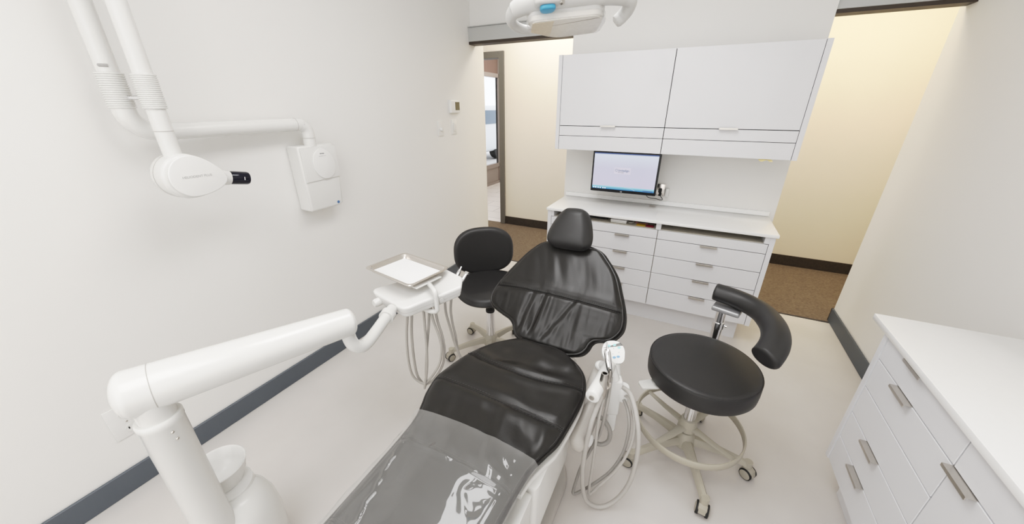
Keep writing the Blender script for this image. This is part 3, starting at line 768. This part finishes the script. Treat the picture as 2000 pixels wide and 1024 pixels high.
# headrest
head_rows = [(.0, .02, .02), (.004, .066, .066), (.016, .096, .098), (.040, .114, .114), (.075, .117, .114), (.115, .108, .104), (.15, .096, .092), (.18, .082, .078), (.203, .062, .058), (.216, .034, .032), (.219, .012, .012)]
HO = BO+eT*.492+eN*.045
hT = (eT+eN*.20).normalized(); hN = V((1, 0, 0)).cross(hT)
def Phead(x, t, h): return HO+V((x-.012, 0, 0))+hT*t+hN*h
mb, DH = cushion(head_rows, Phead, .038, .035, .055, (), lambda x, t: .001*nz(x*10, t*10, 0), crown=.012, nu=60, nt=70)
hr = obj('headrest', mb, vinyl_b, ch, ang=70)
mb = MB(); ol = outline(DH, Phead, .006, -.002); mb.tube(ol, .002, 6, closed=True); obj('piping', mb, vinyl_b, hr)
obj('headrest_post', MB().box((-.03, .40, -.055), (.03, .60, -.042), .004, M=frame(BO, (1, 0, 0), eT)).cyl(BO+eT*.57-eN*.048, HO+hT*.07-hN*.028, .022), chrome, ch)

# white structure under the cushions
pan = [(t, l+.004, r+.004) for t, l, r in DS if t > .60]
PL = [(XC-l, t) for t, l, r in pan]+[(XC+r, t) for t, l, r in pan[::-1]]
obj('seat_pan', MB().prism([(x, y+.006 if y > 1.1 else y) for x, y in PL], .462, .482, .004), body_w, ch)
obj('leg_plate', MB().box((XC-.10, -.12, .455), (XC+.17, .66, .476), .008, 3), body_w, ch)
def skirt(y0, y1, hw0, hw1, z0, z1): 
    return MB().prism([(-hw1, z1), (-hw0, z0), (hw0, z0), (hw1, z1)], y0, y1, .02, 4, M=Matrix(((1, 0, 0, XC), (0, 0, 1, 0), (0, 1, 0, 0), (0, 0, 0, 1))))
obj('body_shell', skirt(.655, 1.02, .225, .235, .19, .462), body_w, ch)
obj('lower_shell', skirt(.22, .65, .215, .225, .17, .455), body_w, ch)
obj('back_bracket', MB().box((XC-.05, 1.0, .40), (XC+.16, 1.31, .452), .015, 3).box((XC-.02, 1.24, .41), (XC+.15, 1.31, .49), .014, 3), body_w, ch)
obj('floor_plate', MB().prism(rounded([(XC-.22, .25), (XC+.22, .25), (XC+.235, 1.05), (XC+.10, 1.22), (XC-.10, 1.22), (XC-.235, 1.05)], .07), 0, .03, .012), plastic_g, ch)
obj('lift_column', MB().prism(rounded([(XC-.17, .40), (XC+.17, .40), (XC+.19, .95), (XC-.19, .95)], .06), .03, .20, .01), plastic_g, ch)

# transparent foot cover
def fcover(u, v):
    y = .0+.68*v
    L, R = interp(DS, y)
    wl = max(L+.009, .214)+.002*math.sin(y*31)+.0015*math.sin(y*57); wr_ = max(R+.014, .205)
    x = -wl+(wl+wr_)*u
    hl = TOPS+.030
    def hh(x):
        s = (x-(R-L)/2)/((L+R)/2); e = min(R+.004-x, x+L); 
        if e >= .045: k = 1
        elif e > 0: k = math.sqrt(max(0, 1-(1-e/.045)**2))
        else: k = 0
        return (TOPS+.018*max(0, 1-s*s))*k
    h = max(hh(x), hh(x+.012)*.9, hh(x-.012)*.9)
    xc_ = -.205+.27*(.66-y)+.010*nz(y*16, 2, 3)+.005*nz(y*45, 6, 3)
    q_ = (x-xc_)/.007
    if y < .67: h += .0055*math.exp(-q_*q_)-(.004 if x < xc_ else 0)
    if x < -L: h = max(h, .004) + .006*nz(y*9, x*20, 3) - (-L-x)*.12
    h += .0090+.003*nz(x*14, y*10, 6)+max(0, wr_seat(x, y))
    if x > R+.002: h -= (x-R-.002)*1.2
    return V((XC+x, y, ZS+h+.004))
mb = MB().sheet(fcover, 120, 120)
obj('foot_cover', mb, film, None, ang=80, label='transparent plastic sheet covering the leg end of the dental chair', cat='plastic cover')

# ------------------------------------------------------------------ assistant's console at the chair's right side
ac = thing('suction_console', 'white suction holder with keypad and hanging hoses right of the dental chair', 'dental console', (-.14, 1.1, .2))
obj('mount_pod', MB().capsule((-.185, 1.07, .41), (-.20, .965, .36), .046, .050, 28, k=.8, flat=.62, up=(1, 0, .3)), plastic_g, ac)
obj('pod_button', MB().lathe([(0, 0), (.023, 0), (.021, .006), (0, .009)], (-.163, .968, .375), (.95, -.25, .2), 28), plastic_w, ac)
obj('mount_arm', MB().tube([(-.215, 1.06, .40), (-.215, 1.14, .44), (-.205, 1.20, .49), (-.19, 1.215, .525)], .022, 16, smooth=6), plastic_g, ac)
obj('arm_knuckle', MB().ellipsoid((-.19, 1.20, .535), (.026, .024, .02)), plastic_w, ac)
b0, b1 = V((-.170, .965, .585)), V((-.152, 1.155, .585))
obj('holder_bar', MB().capsule(b0, b1, .0245, .0245, 24, k=.2).cyl((-.19, 1.20, .535), b1, .018), plastic_w, ac)
dB = (b1-b0).normalized()
obj('bar_port', MB().lathe([(.003, -.002), (.009, -.002), (.009, .003), (.003, .003)], b0-dB*.0058, -dB, 20), steel, ac)
KM = frame((-.155, 1.226, .592), (.90, .42, .10), (-.36, .70, .58))
kp = obj('keypad', MB(KM).prism(rounded([(-.048, .006), (-.026, .050), (.028, .048), (.050, .014), (.034, -.046), (-.030, -.042)], [.024, .024, .024, .024, .022, .022], 6), -.012, .010, .006, 3), keypad_m, ac)
def keys(name, m, P):
    for x, y in P: obj(name, MB(KM).prism([(x+.0066*math.cos(2*PI*k/20), y+.0046*math.sin(2*PI*k/20)) for k in range(20)], .0098, .0108), m, kp, smooth=False)
keys('teal_button', teal, [(-.012, .028), (.010, .030), (.026, .018)])
keys('blue_button', keyblue, [(-.030, .004), (-.020, -.010), (.000, -.020), (.016, -.018)])
obj('indicator_dots', MB(KM).prism([(-.020+.0014*math.cos(k), .014+.0014*math.sin(k)) for k in range(6)], .0098, .0105).prism([(.004+.0014*math.cos(k), .016+.0014*math.sin(k)) for k in range(6)], .0098, .0105).prism([(-.003+.0014*math.cos(k), -.005+.0014*math.sin(k)) for k in range(6)], .0098, .0105).prism([(.022+.0014*math.cos(k), -.001+.0014*math.sin(k)) for k in range(6)], .0098, .0105), ink, kp, smooth=False)
obj('neck', MB().tube([(-.155, 1.232, .572), (-.143, 1.205, .535), (-.128, 1.16, .49)], .030, 20, radii=[.030, .028, .03]), plastic_w, ac)
obj('holder_body', MB().box((-.026, -.022, -.10), (.026, .024, .075), .010, 3, M=frame((-.122, 1.155, .46), (.93, .36, 0), (-.36, .93, .0))).box((-.017, -.018, -.19), (.021, .018, -.09), .007, 3, M=frame((-.122, 1.155, .46), (.93, .36, 0), (-.36, .93, .0))).cyl(b1, (-.130, 1.15, .53), .024), plastic_w, ac)
obj('hose_manifold', MB().lathe([(.026, 0), (.028, .01), (.028, .05), (.022, .06), (0, .062)], (-.092, 1.165, .44)).box((-.125, 1.14, .45), (-.08, 1.18, .49), .006), plastic_w, ac)
RH = [
 ([(-.146,1.024,.58),(-.149,1.004,.545),(-.156,.976,.51),(-0.162,0.954,0.465),(-0.170,0.950,0.342),(-0.171,0.950,0.229),(-0.161,0.954,0.118),(-0.142,0.964,0.050),(-0.104,0.983,0.016),(-0.067,1.002,0.024),(-0.028,1.020,0.080),(-0.002,1.034,0.169),(0.005,1.037,0.296),(-0.004,1.045,0.404),(-0.029,1.075,0.480),(-0.059,1.115,0.515),(-0.092,1.155,0.50)], .0088, hose_m),
 ([(-.137,1.05,.59),(-.139,1.03,.55),(-.142,1.01,.51),(-0.143,0.989,0.458),(-0.142,0.989,0.351),(-0.143,0.988,0.228),(-0.144,0.988,0.085),(-0.138,0.991,0.062),(-0.112,1.004,0.106),(-0.069,1.026,0.178),(-0.036,1.042,0.267),(-0.02,1.06,0.36),(-.03,1.09,.43),(-.06,1.13,.475),(-.09,1.15,.47)], .0055, hose_m),
 ([(-.130,1.075,.60),(-.127,1.05,.55),(-0.125,1.017,0.506),(-0.134,1.013,0.385),(-0.159,1.001,0.292),(-0.186,0.988,0.194),(-0.203,0.979,0.069),(-0.202,0.978,0.036),(-0.182,0.990,0.045),(-0.128,1.016,0.101),(-0.078,1.041,0.174),(-0.046,1.057,0.273),(-0.040,1.070,0.385),(-0.055,1.10,0.44),(-.085,1.15,.455)], .0060, hose_d),
 ([(-.19,1.06,.41),(-0.160,1.050,0.420),(-0.134,1.063,0.398),(-0.108,1.076,0.342),(-0.108,1.076,0.285),(-0.135,1.063,0.266),(-0.170,1.051,0.285),(-.21,1.04,.31)], .0085, hose_d)]
for p_, r_, m_ in RH: obj('hose', MB().tube(p_, r_, 12, smooth=7), m_, ac)
# instruments standing in the bar
def instr(base, d, prof, m, name, label):
    return obj(name, MB().lathe(prof, base, d, 20), m, ac, label=label)
sy = obj('air_water_syringe', MB().tube([(-.133, 1.070, .57), (-.137, 1.075, .61), (-.150, 1.092, .65), (-.161, 1.115, .672)], .009, 16, smooth=6, radii=[.009, .0095, .0115, .0125]), chrome, ac, label='chrome air and water syringe')
obj('syringe_nozzle', MB().lathe([(.0115, 0), (.012, .006), (.006, .009), (.004, .009)], (-.161, 1.115, .672), (-.1, -.5, .7)).cyl((-.163, 1.122, .679), (-.170, 1.13, .702), .003), chrome, sy)
v1 = instr((-.146, 1.022, .575), (-.02, .12, 1), [(.011, -.03), (.0165, 0), (.0175, .03), (.014, .052), (.0125, .070), (.0085, .070), (.008, .02)], steel_d, 'suction_valve', 'steel suction tip holder')
v2 = instr((-.136, 1.052, .585), (.02, .12, 1), [(.007, -.03), (.0085, 0), (.009, .03), (.007, .05), (.0058, .058), (.004, .058), (.004, .02)], steel_d, 'saliva_valve', 'thin steel saliva ejector holder')
obj('valve_lever', MB().tube([(-.135, 1.018, .59), (-.126, 1.02, .60), (-.124, 1.022, .615)], .004, 8, smooth=4), tray_steel, v1)

# ------------------------------------------------------------------ stools
def star_base(t, M, col, r=.265, n=5, a0=0., hubz=.13):
    hub = MB(M).lathe([(.045, .075), (.05, .09), (.042, .125), (.034, .145), (.028, .15), (.0, .15)], seg=32)
    obj('hub', hub, col, t)
    for k in range(n):
        a = a0+2*PI*k/n; c, s = math.cos(a), math.sin(a)
        prof = [(.02, .112, .026, .016), (.07, .110, .022, .015), (.15, .098, .017, .013), (.225, .080, .0155, .012), (r, .070, .016, .011)]
        b = bmesh.new(); rings = []
        for x, z, w, h in prof:
            rings.append([b.verts.new((x, yy, zz)) for yy, zz in ((-w*.8, z+h*.4), (-w*.45, z+h), (w*.45, z+h), (w*.8, z+h*.4), (w, z-h), (-w, z-h))])
        for A, B in zip(rings, rings[1:]):
            for i in range(6): b.faces.new((A[i], A[(i+1) % 6], B[(i+1) % 6], B[i]))
        b.faces.new(rings[0][::-1]); b.faces.new(rings[-1])
        bmesh.ops.recalc_face_normals(b, faces=b.faces[:])
        mb = MB(M @ Matrix.Rotation(a, 4, 'Z')); mb._add(b)
        mb.cyl((r, 0, .052), (r, 0, .084), .0165)
        obj('base_arm', mb, col, t)
        ca_ = a+random.uniform(-.9, .9)
        CM = M @ Matrix.Translation((r*c, r*s, 0)) @ Matrix.Rotation(ca_, 4, 'Z')
        cs = obj('caster', MB(CM).cyl((0, 0, .046), (0, 0, .058), .013).prism([(-.026, .026), (-.018, .050), (.008, .057), (.024, .048), (.030, .026), (.016, .016), (-.016, .016)], -.0165, .0165, .004, 2, M=Matrix(((1, 0, 0, .006), (0, 0, 1, 0), (0, 1, 0, 0), (0, 0, 0, 1)))), beige_d, t)
        for sgn in (-1, 1):
            w = obj('wheel', MB(CM).lathe([(.008, 0), (.024, 0), (.026, .002), (.026, .009), (.0245, .011), (.008, .011)], (.01, sgn*.012, .026), (0, sgn, 0), 28), rubber, cs)
            obj('hubcap', MB(CM).lathe([(0, .0108), (.0215, .0108), (.0215, .012), (.014, .0145), (0, .015)], (.01, sgn*.012, .026), (0, sgn, 0), 24), beige_d, w)

# operator stool (right)
OX, OY = .185, 1.41
os_ = thing('operator_stool', 'round black stool with curved arm support on the right near the side cabinet', 'stool', (OX, OY, 0))
OM = Matrix.Translation((OX, OY, 0))
star_base(os_, OM, beige, r=.262, a0=math.radians(-69.4))
obj('gas_column', MB(OM).cyl((0, 0, .145), (0, 0, .44), .0245, .0245, 32).cyl((0, 0, .06), (0, 0, .10), .022), chrome, os_)
fr_ = obj('foot_ring', MB(OM).lathe([(.2165, .183), (.2215, .183), (.223, .185), (.223, .213), (.2215, .215), (.2165, .215), (.215, .213), (.215, .185), (.2165, .183)], seg=72), beige, os_)
mb = MB(OM).lathe([(.026, .165), (.040, .168), (.038, .20), (.031, .225), (.026, .226)], seg=32)
for k in range(4):
    a = math.radians(-34+90*k)
    mb.tube([V((.03*math.cos(a), .03*math.sin(a), .188)), V((.12*math.cos(a), .12*math.sin(a), .190)), V((.216*math.cos(a), .216*math.sin(a), .199))], .012, 8, flat=.45, up=(0, 0, 1), radii=[.019, .015, .011])
obj('ring_spokes', mb, beige, os_)
ZT = .535
sm_ = [(0, ZT-.088), (.196, ZT-.088), (.205, ZT-.085), (.2095, ZT-.078), (.2115, ZT-.05), (.2110, ZT-.016), (.2095, ZT-.008), (.2065, ZT-.0035), (.201, ZT-.0005), (.188, ZT+.002), (.10, ZT+.0045), (0, ZT+.005)]
se = obj('seat', MB(OM @ Matrix.Translation((.0, .005, 0))).lathe(sm_, seg=80), vinyl_b, os_)
obj('seat_seam', MB(OM @ Matrix.Translation((.0, .005, 0))).tube([(.2088*math.cos(2*PI*k/80), .2088*math.sin(2*PI*k/80), ZT-.0055) for k in range(80)], .0022, 6, closed=True), vinyl_b, se)
obj('seat_plate', MB(OM).lathe([(.0, ZT-.096), (.10, ZT-.096), (.11, ZT-.083), (0, ZT-.083)]).cyl((0, 0, .425), (0, 0, ZT-.096), .04, .06), beige_d, os_)
obj('lever', MB(OM @ Matrix.Rotation(math.radians(212), 4, 'Z')).tube([(.06, 0, ZT-.09), (.20, 0, ZT-.094)], .006, 8).prism(rounded([(.185, -.028), (.262, -.022), (.262, .022), (.185, .028)], .014), ZT-.102, ZT-.092, .003), mat('pale_lever', (.70, .69, .66, 1), .4), os_)
# post and torso arm
px_, py_ = .236, 1.690
obj('arm_post', MB().cyl((px_, py_, .43), (px_, py_, .655), .020, .020, 24), chrome, os_)
obj('post_collar', MB().cyl((px_, py_, .555), (px_, py_, .585), .0255, .0255, 28).cyl((px_, py_, .43), (px_, py_, .555), .0225).cyl((px_+.015, py_, .57), (px_+.035, py_-.005, .57), .006), chrome, os_)
obj('post_mount', MB().box((px_-.04, OY+.04, ZT-.096), (px_+.03, py_+.02, ZT-.084), .003), beige_d, os_)
obj('arm_bracket', MB().box((-.022, -.04, 0), (.09, .035, .022), .006, 3, M=frame((px_-.015, py_, .652), (.93, -.28, 0), (.28, .93, 0))), mat('grey_bracket', (.45, .45, .46, 1), .4, metal=.6), os_)
arc = [(.188, 1.716, .722), (.205, 1.712, .721), (.26, 1.697, .718), (.315, 1.668, .715), (.365, 1.615, .712), (.388, 1.55, .710), (.396, 1.49, .708), (.394, 1.435, .700), (.382, 1.388, .687), (.363, 1.350, .670), (.352, 1.335, .662)]
D_ = catmull(arc, 40); Q_ = []
fs = [0, .0003, .001, .0025, .005, .009, .014, .021, .03, .042, .056, .072, .09]
fs = fs+[.09+.82*k/30 for k in range(1, 30)]+[1-f for f in fs[::-1]]
for f in fs:
    g = f*(len(D_)-1); k = min(int(g), len(D_)-2); Q_.append(D_[k].lerp(D_[k+1], g-k))
P_ = Q_; n_ = len(P_)
rad = []
for i in range(n_):
    f = fs[i]; e = min(f/.078, (1-f)/.078, 1); b_ = .042+.009*f
    rad.append(max(.001, b_*math.sqrt(max(0, 1-(1-e)**2))))
obj('torso_arm', MB().tube(P_, 0, 32, radii=rad, flat=.92, up=(0, 0, 1)), vinyl_b, os_, ang=85)

# assistant stool (left, behind the tray)
SX, SY = -.985, 1.675
an = math.atan2(-.896, .445)+math.radians(13)  # facing direction
as_ = thing('assistant_stool', 'black stool with oval backrest behind the tray near the left wall', 'stool', (SX, SY, 0))
AM = Matrix.Translation((SX, SY, 0)); AF = AM @ Matrix.Rotation(an+PI/2, 4, 'Z')   # local -Y = front
star_base(as_, AM, beige, r=.262, a0=math.radians(6))
obj('gas_column', MB(AM).cyl((0, 0, .13), (0, 0, .325), .027, .027, 32), chrome, as_)
obj('piston', MB(AM).cyl((0, 0, .32), (0, 0, .475), .0145).lathe([(.0275, .318), (.0285, .325), (.0275, .335), (.015, .338)]), rubber, as_)
def seatpad(u, v, top):
    a = 2*PI*u; r = v
    c, s = math.cos(a), math.sin(a)
    R_ = 1/((abs(c)/.205)**2.6+(abs(s)/.20)**2.6)**(1/2.6)
    e = 1-r; k = math.sqrt(max(0, 1-(1-min(e/.16, 1))**2))
    x, y = R_*r*c, R_*r*s
    z = .487+(.030*k+.004*math.sin(y*9) if top else -.022*k)
    if y < 0: z -= .18*max(0, -y-.10)**1.5*3
    return V((x, y, z))
mb = MB(AF).sheet(lambda u, v: seatpad(u, 1-v, True), 64, 24); mb.sheet(lambda u, v: seatpad(u, v, False), 64, 24)
bmesh.ops.recalc_face_normals(mb.bm, faces=mb.bm.faces[:])
obj('seat', mb, vinyl_b, as_, ang=70)
obj('seat_shell', MB(AF).prism([( .190*math.cos(2*PI*k/40), .185*math.sin(2*PI*k/40)) for k in range(40)], .456, .470, .006, M=None).lathe([(.03, .44), (.07, .455), (.03, .457)]), plastic_g, as_)
def backpad(u, v, f):
    a = 2*PI*u; c, s = math.cos(a), math.sin(a)
    R_ = 1/((abs(c)/.192)**2.7+(abs(s)/.155)**2.7)**(1/2.7); x, z = R_*v*c, R_*v*s
    e = 1-v; k = math.sqrt(max(0, 1-(1-min(e/.14, 1))**2))
    y = .215-.5*x*x*1.6+.0*z + (-.026*k if f else .018*k) + .10*(z)*.5
    return V((x, y, .650+z))
mb = MB(AF).sheet(lambda u, v: backpad(u, 1-v, True), 72, 22); mb.sheet(lambda u, v: backpad(u, v, False), 72, 22)
bmesh.ops.recalc_face_normals(mb.bm, faces=mb.bm.faces[:])
obj('backrest', mb, vinyl_b, as_, ang=70)
obj('back_support', MB(AF).tube([(0, .05, .462), (0, .20, .46), (0, .27, .50), (0, .265, .60), (0, .235, .66)], .012, 10, smooth=6, flat=.5), rubber, as_)
obj('lever', MB().tube([(-.985, 1.66, .452), (-1.0, 1.60, .450), (-1.04, 1.565, .448)], .0065, 8).prism(rounded([(-1.085, 1.525), (-1.06, 1.505), (-1.0, 1.575), (-1.02, 1.60)], .01), .442, .452, .003), plastic_g, as_)

# ------------------------------------------------------------------ operating light
ol_ = thing('operating_light', 'white dental operating light with side handles hanging at the top of the view', 'lamp', (-.40, 1.13, 1.70))
LU = V((.874, .475, .085)); LW = V((-.47, .86, -.18))
LM = frame((-.395, 1.130, 1.744), LU, LW)      # local x along the bar, y away from the camera, z up
def lx(*p): return LM @ V(p)
mb = MB(LM).tube([(-.145, -.025, .005), (-.10, -.045, .012), (.0, -.055, .016), (.10, -.05, .014), (.155, -.03, .012)], .03, 20, smooth=6, radii=[.020, .026, .029, .026, .021], flat=1.0, up=(0, 0, 1))
obj('main_bar', mb, lamp_shaded_white, ol_)
hl = MB(LM).tube([(-.140, -.030, .006), (-.152, -.005, -.001), (-.148, .025, -.006), (-.125, .055, -.010), (-.09, .07, -.012), (-.05, .07, -.010)], .018, 16, smooth=6, radii=[.019, .016, .0135, .0125, .012, .011])
obj('handle', hl, lamp_shaded_white, ol_)
hr_ = MB(LM).tube([(.150, -.03, .012), (.176, -.015, .008), (.178, .010, -.004), (.168, .028, -.013), (.158, .034, -.020), (.153, .036, -.024), (.150, .037, -.026), (.149, .0375, -.0268)], .018, 16, smooth=6, radii=[.020, .019, .018, .018, .017, .012, .004])
obj('handle', hr_, lamp_shaded_white, ol_)
ho = rounded([(-.110, -.055), (.085, -.060), (.112, -.02), (.112, .075), (-.02, .088), (-.112, .02)], [.02, .02, .03, .02, .03, .03])
obj('lamp_housing', MB(LM).prism(ho, -.020, .016, .006, 3, taper=.96), lamp_shaded_white, ol_)
obj('lens', MB(LM).prism([(x*.93, y*.93) for x, y in ho if True], -.036, -.0205, .004, 2, taper=.95), lens, ol_)
obj('warm_lens', MB(LM).prism([(-.098, -.040), (-.04, -.045), (-.04, .060), (-.098, .018)], -.0372, -.0362), lens_w, ol_, smooth=False, label='warm tinted left part of the lens')
obj('lens_rim', MB(LM).prism([(x*1.0, y*1.0) for x, y in ho], -.034, -.019, .003, 2, taper=.985), clear_pl, ol_)
obj('sensor_window', MB(LM).prism(rounded([(-.082, -.086), (-.036, -.086), (-.042, -.052), (-.076, -.052)], .016), -.0215, -.0105, .004), lampblue, ol_, label='blue sensor window')
obj('hood', MB(LM).prism(rounded([(-.096, -.094), (-.022, -.094), (-.028, -.035), (-.088, -.035)], .018), -.0105, .055, .006), lamp_shaded_white, ol_)
obj('side_screw', MB(LM).lathe([(0, 0), (.008, 0), (.007, .006), (0, .006)], (-.024, -.078, -.006), (.7, -.7, 0)), steel, ol_)
obj('support_arm', MB().tube([lx(-.04, -.05, .05), lx(-.04, -.04, .12), (-.44, 1.10, 2.0), (-.44, 1.10, 2.598)], .022, 18), lamp_shaded_white, ol_)
obj('ceiling_mount', MB().lathe([(.09, 2.57), (.09, 2.599), (.0, 2.599)], (-.44, 1.10, 0)), lamp_shaded_white, ol_)

# ------------------------------------------------------------------ light
def area(name, loc, size, power, col=(1, 1, 1), rot=(0, 0, 0), sy=None):
    l = bpy.data.lights.new(name, 'AREA'); l.energy = power; l.color = col; l.shape = 'RECTANGLE'; l.size = size; l.size_y = sy or size
    o = bpy.data.objects.new(name, l); COL.objects.link(o); o.location = loc; o.rotation_euler = rot; return o
area('ceiling_light', (-.45, 1.15, 2.585), .7, 17, (.99, .99, 1), sy=1.3)
area('ceiling_light_rear', (-.45, -.55, 2.585), 1.4, 17, (.99, .99, 1), sy=1.2)
area('rear_fill_light', (-.4, -1.55, 1.3), 2.6, 15, (.97, .985, 1), (math.radians(90), 0, 0), sy=2.2)  # added soft fill from behind the camera; the rear wall has no window
area('hall_light', (1.0, 3.5, 2.585), 1.8, 18, (1, .88, .63), sy=.5)
area('hall_light_left', (-1.5, 3.72, 2.585), 1.2, 15, (1, .95, .86), sy=.5)
area('entry_light', (-2.9, 6.2, 2.585), 1.0, 26, (1, .98, .95), sy=1.6)

w = bpy.data.worlds.new('world'); bpy.context.scene.world = w; w.use_nodes = True
bg = w.node_tree.nodes['Background']; bg.inputs[0].default_value = (.93, .96, 1, 1); bg.inputs[1].default_value = 1.3

# ------------------------------------------------------------------ camera
cd_ = bpy.data.cameras.new('camera'); cam = bpy.data.objects.new('camera', cd_); COL.objects.link(cam)
cam.location = (0, 0, 1.5)
cam.rotation_euler = (math.radians(90-23.5), 0, math.radians(26.4))
cd_.sensor_width = 36; cd_.lens = 695/2000*36; cd_.clip_start = .02; cd_.clip_end = 60
sc_ = bpy.context.scene
sc_.camera = cam
sc_.view_settings.view_transform = 'Standard'
sc_.view_settings.look = 'None'
vs = sc_.view_settings; vs.use_curve_mapping = True   # soft camera tone curve
cm_ = vs.curve_mapping; cm_.clip_min_x = 0; cm_.clip_max_x = 1.4; cm_.clip_max_y = 1.4; cm_.use_clip = False
cv = cm_.curves[3]
cv.points[0].location = (0, 0); cv.points[1].location = (1.3, 1.0)
for p in ((.04, .037), (.18, .235), (.36, .47), (.5, .59), (.65, .70), (.85, .83)): cv.points.new(*p)
cm_.update()
sc_.cycles.max_bounces = 12; sc_.cycles.diffuse_bounces = 8
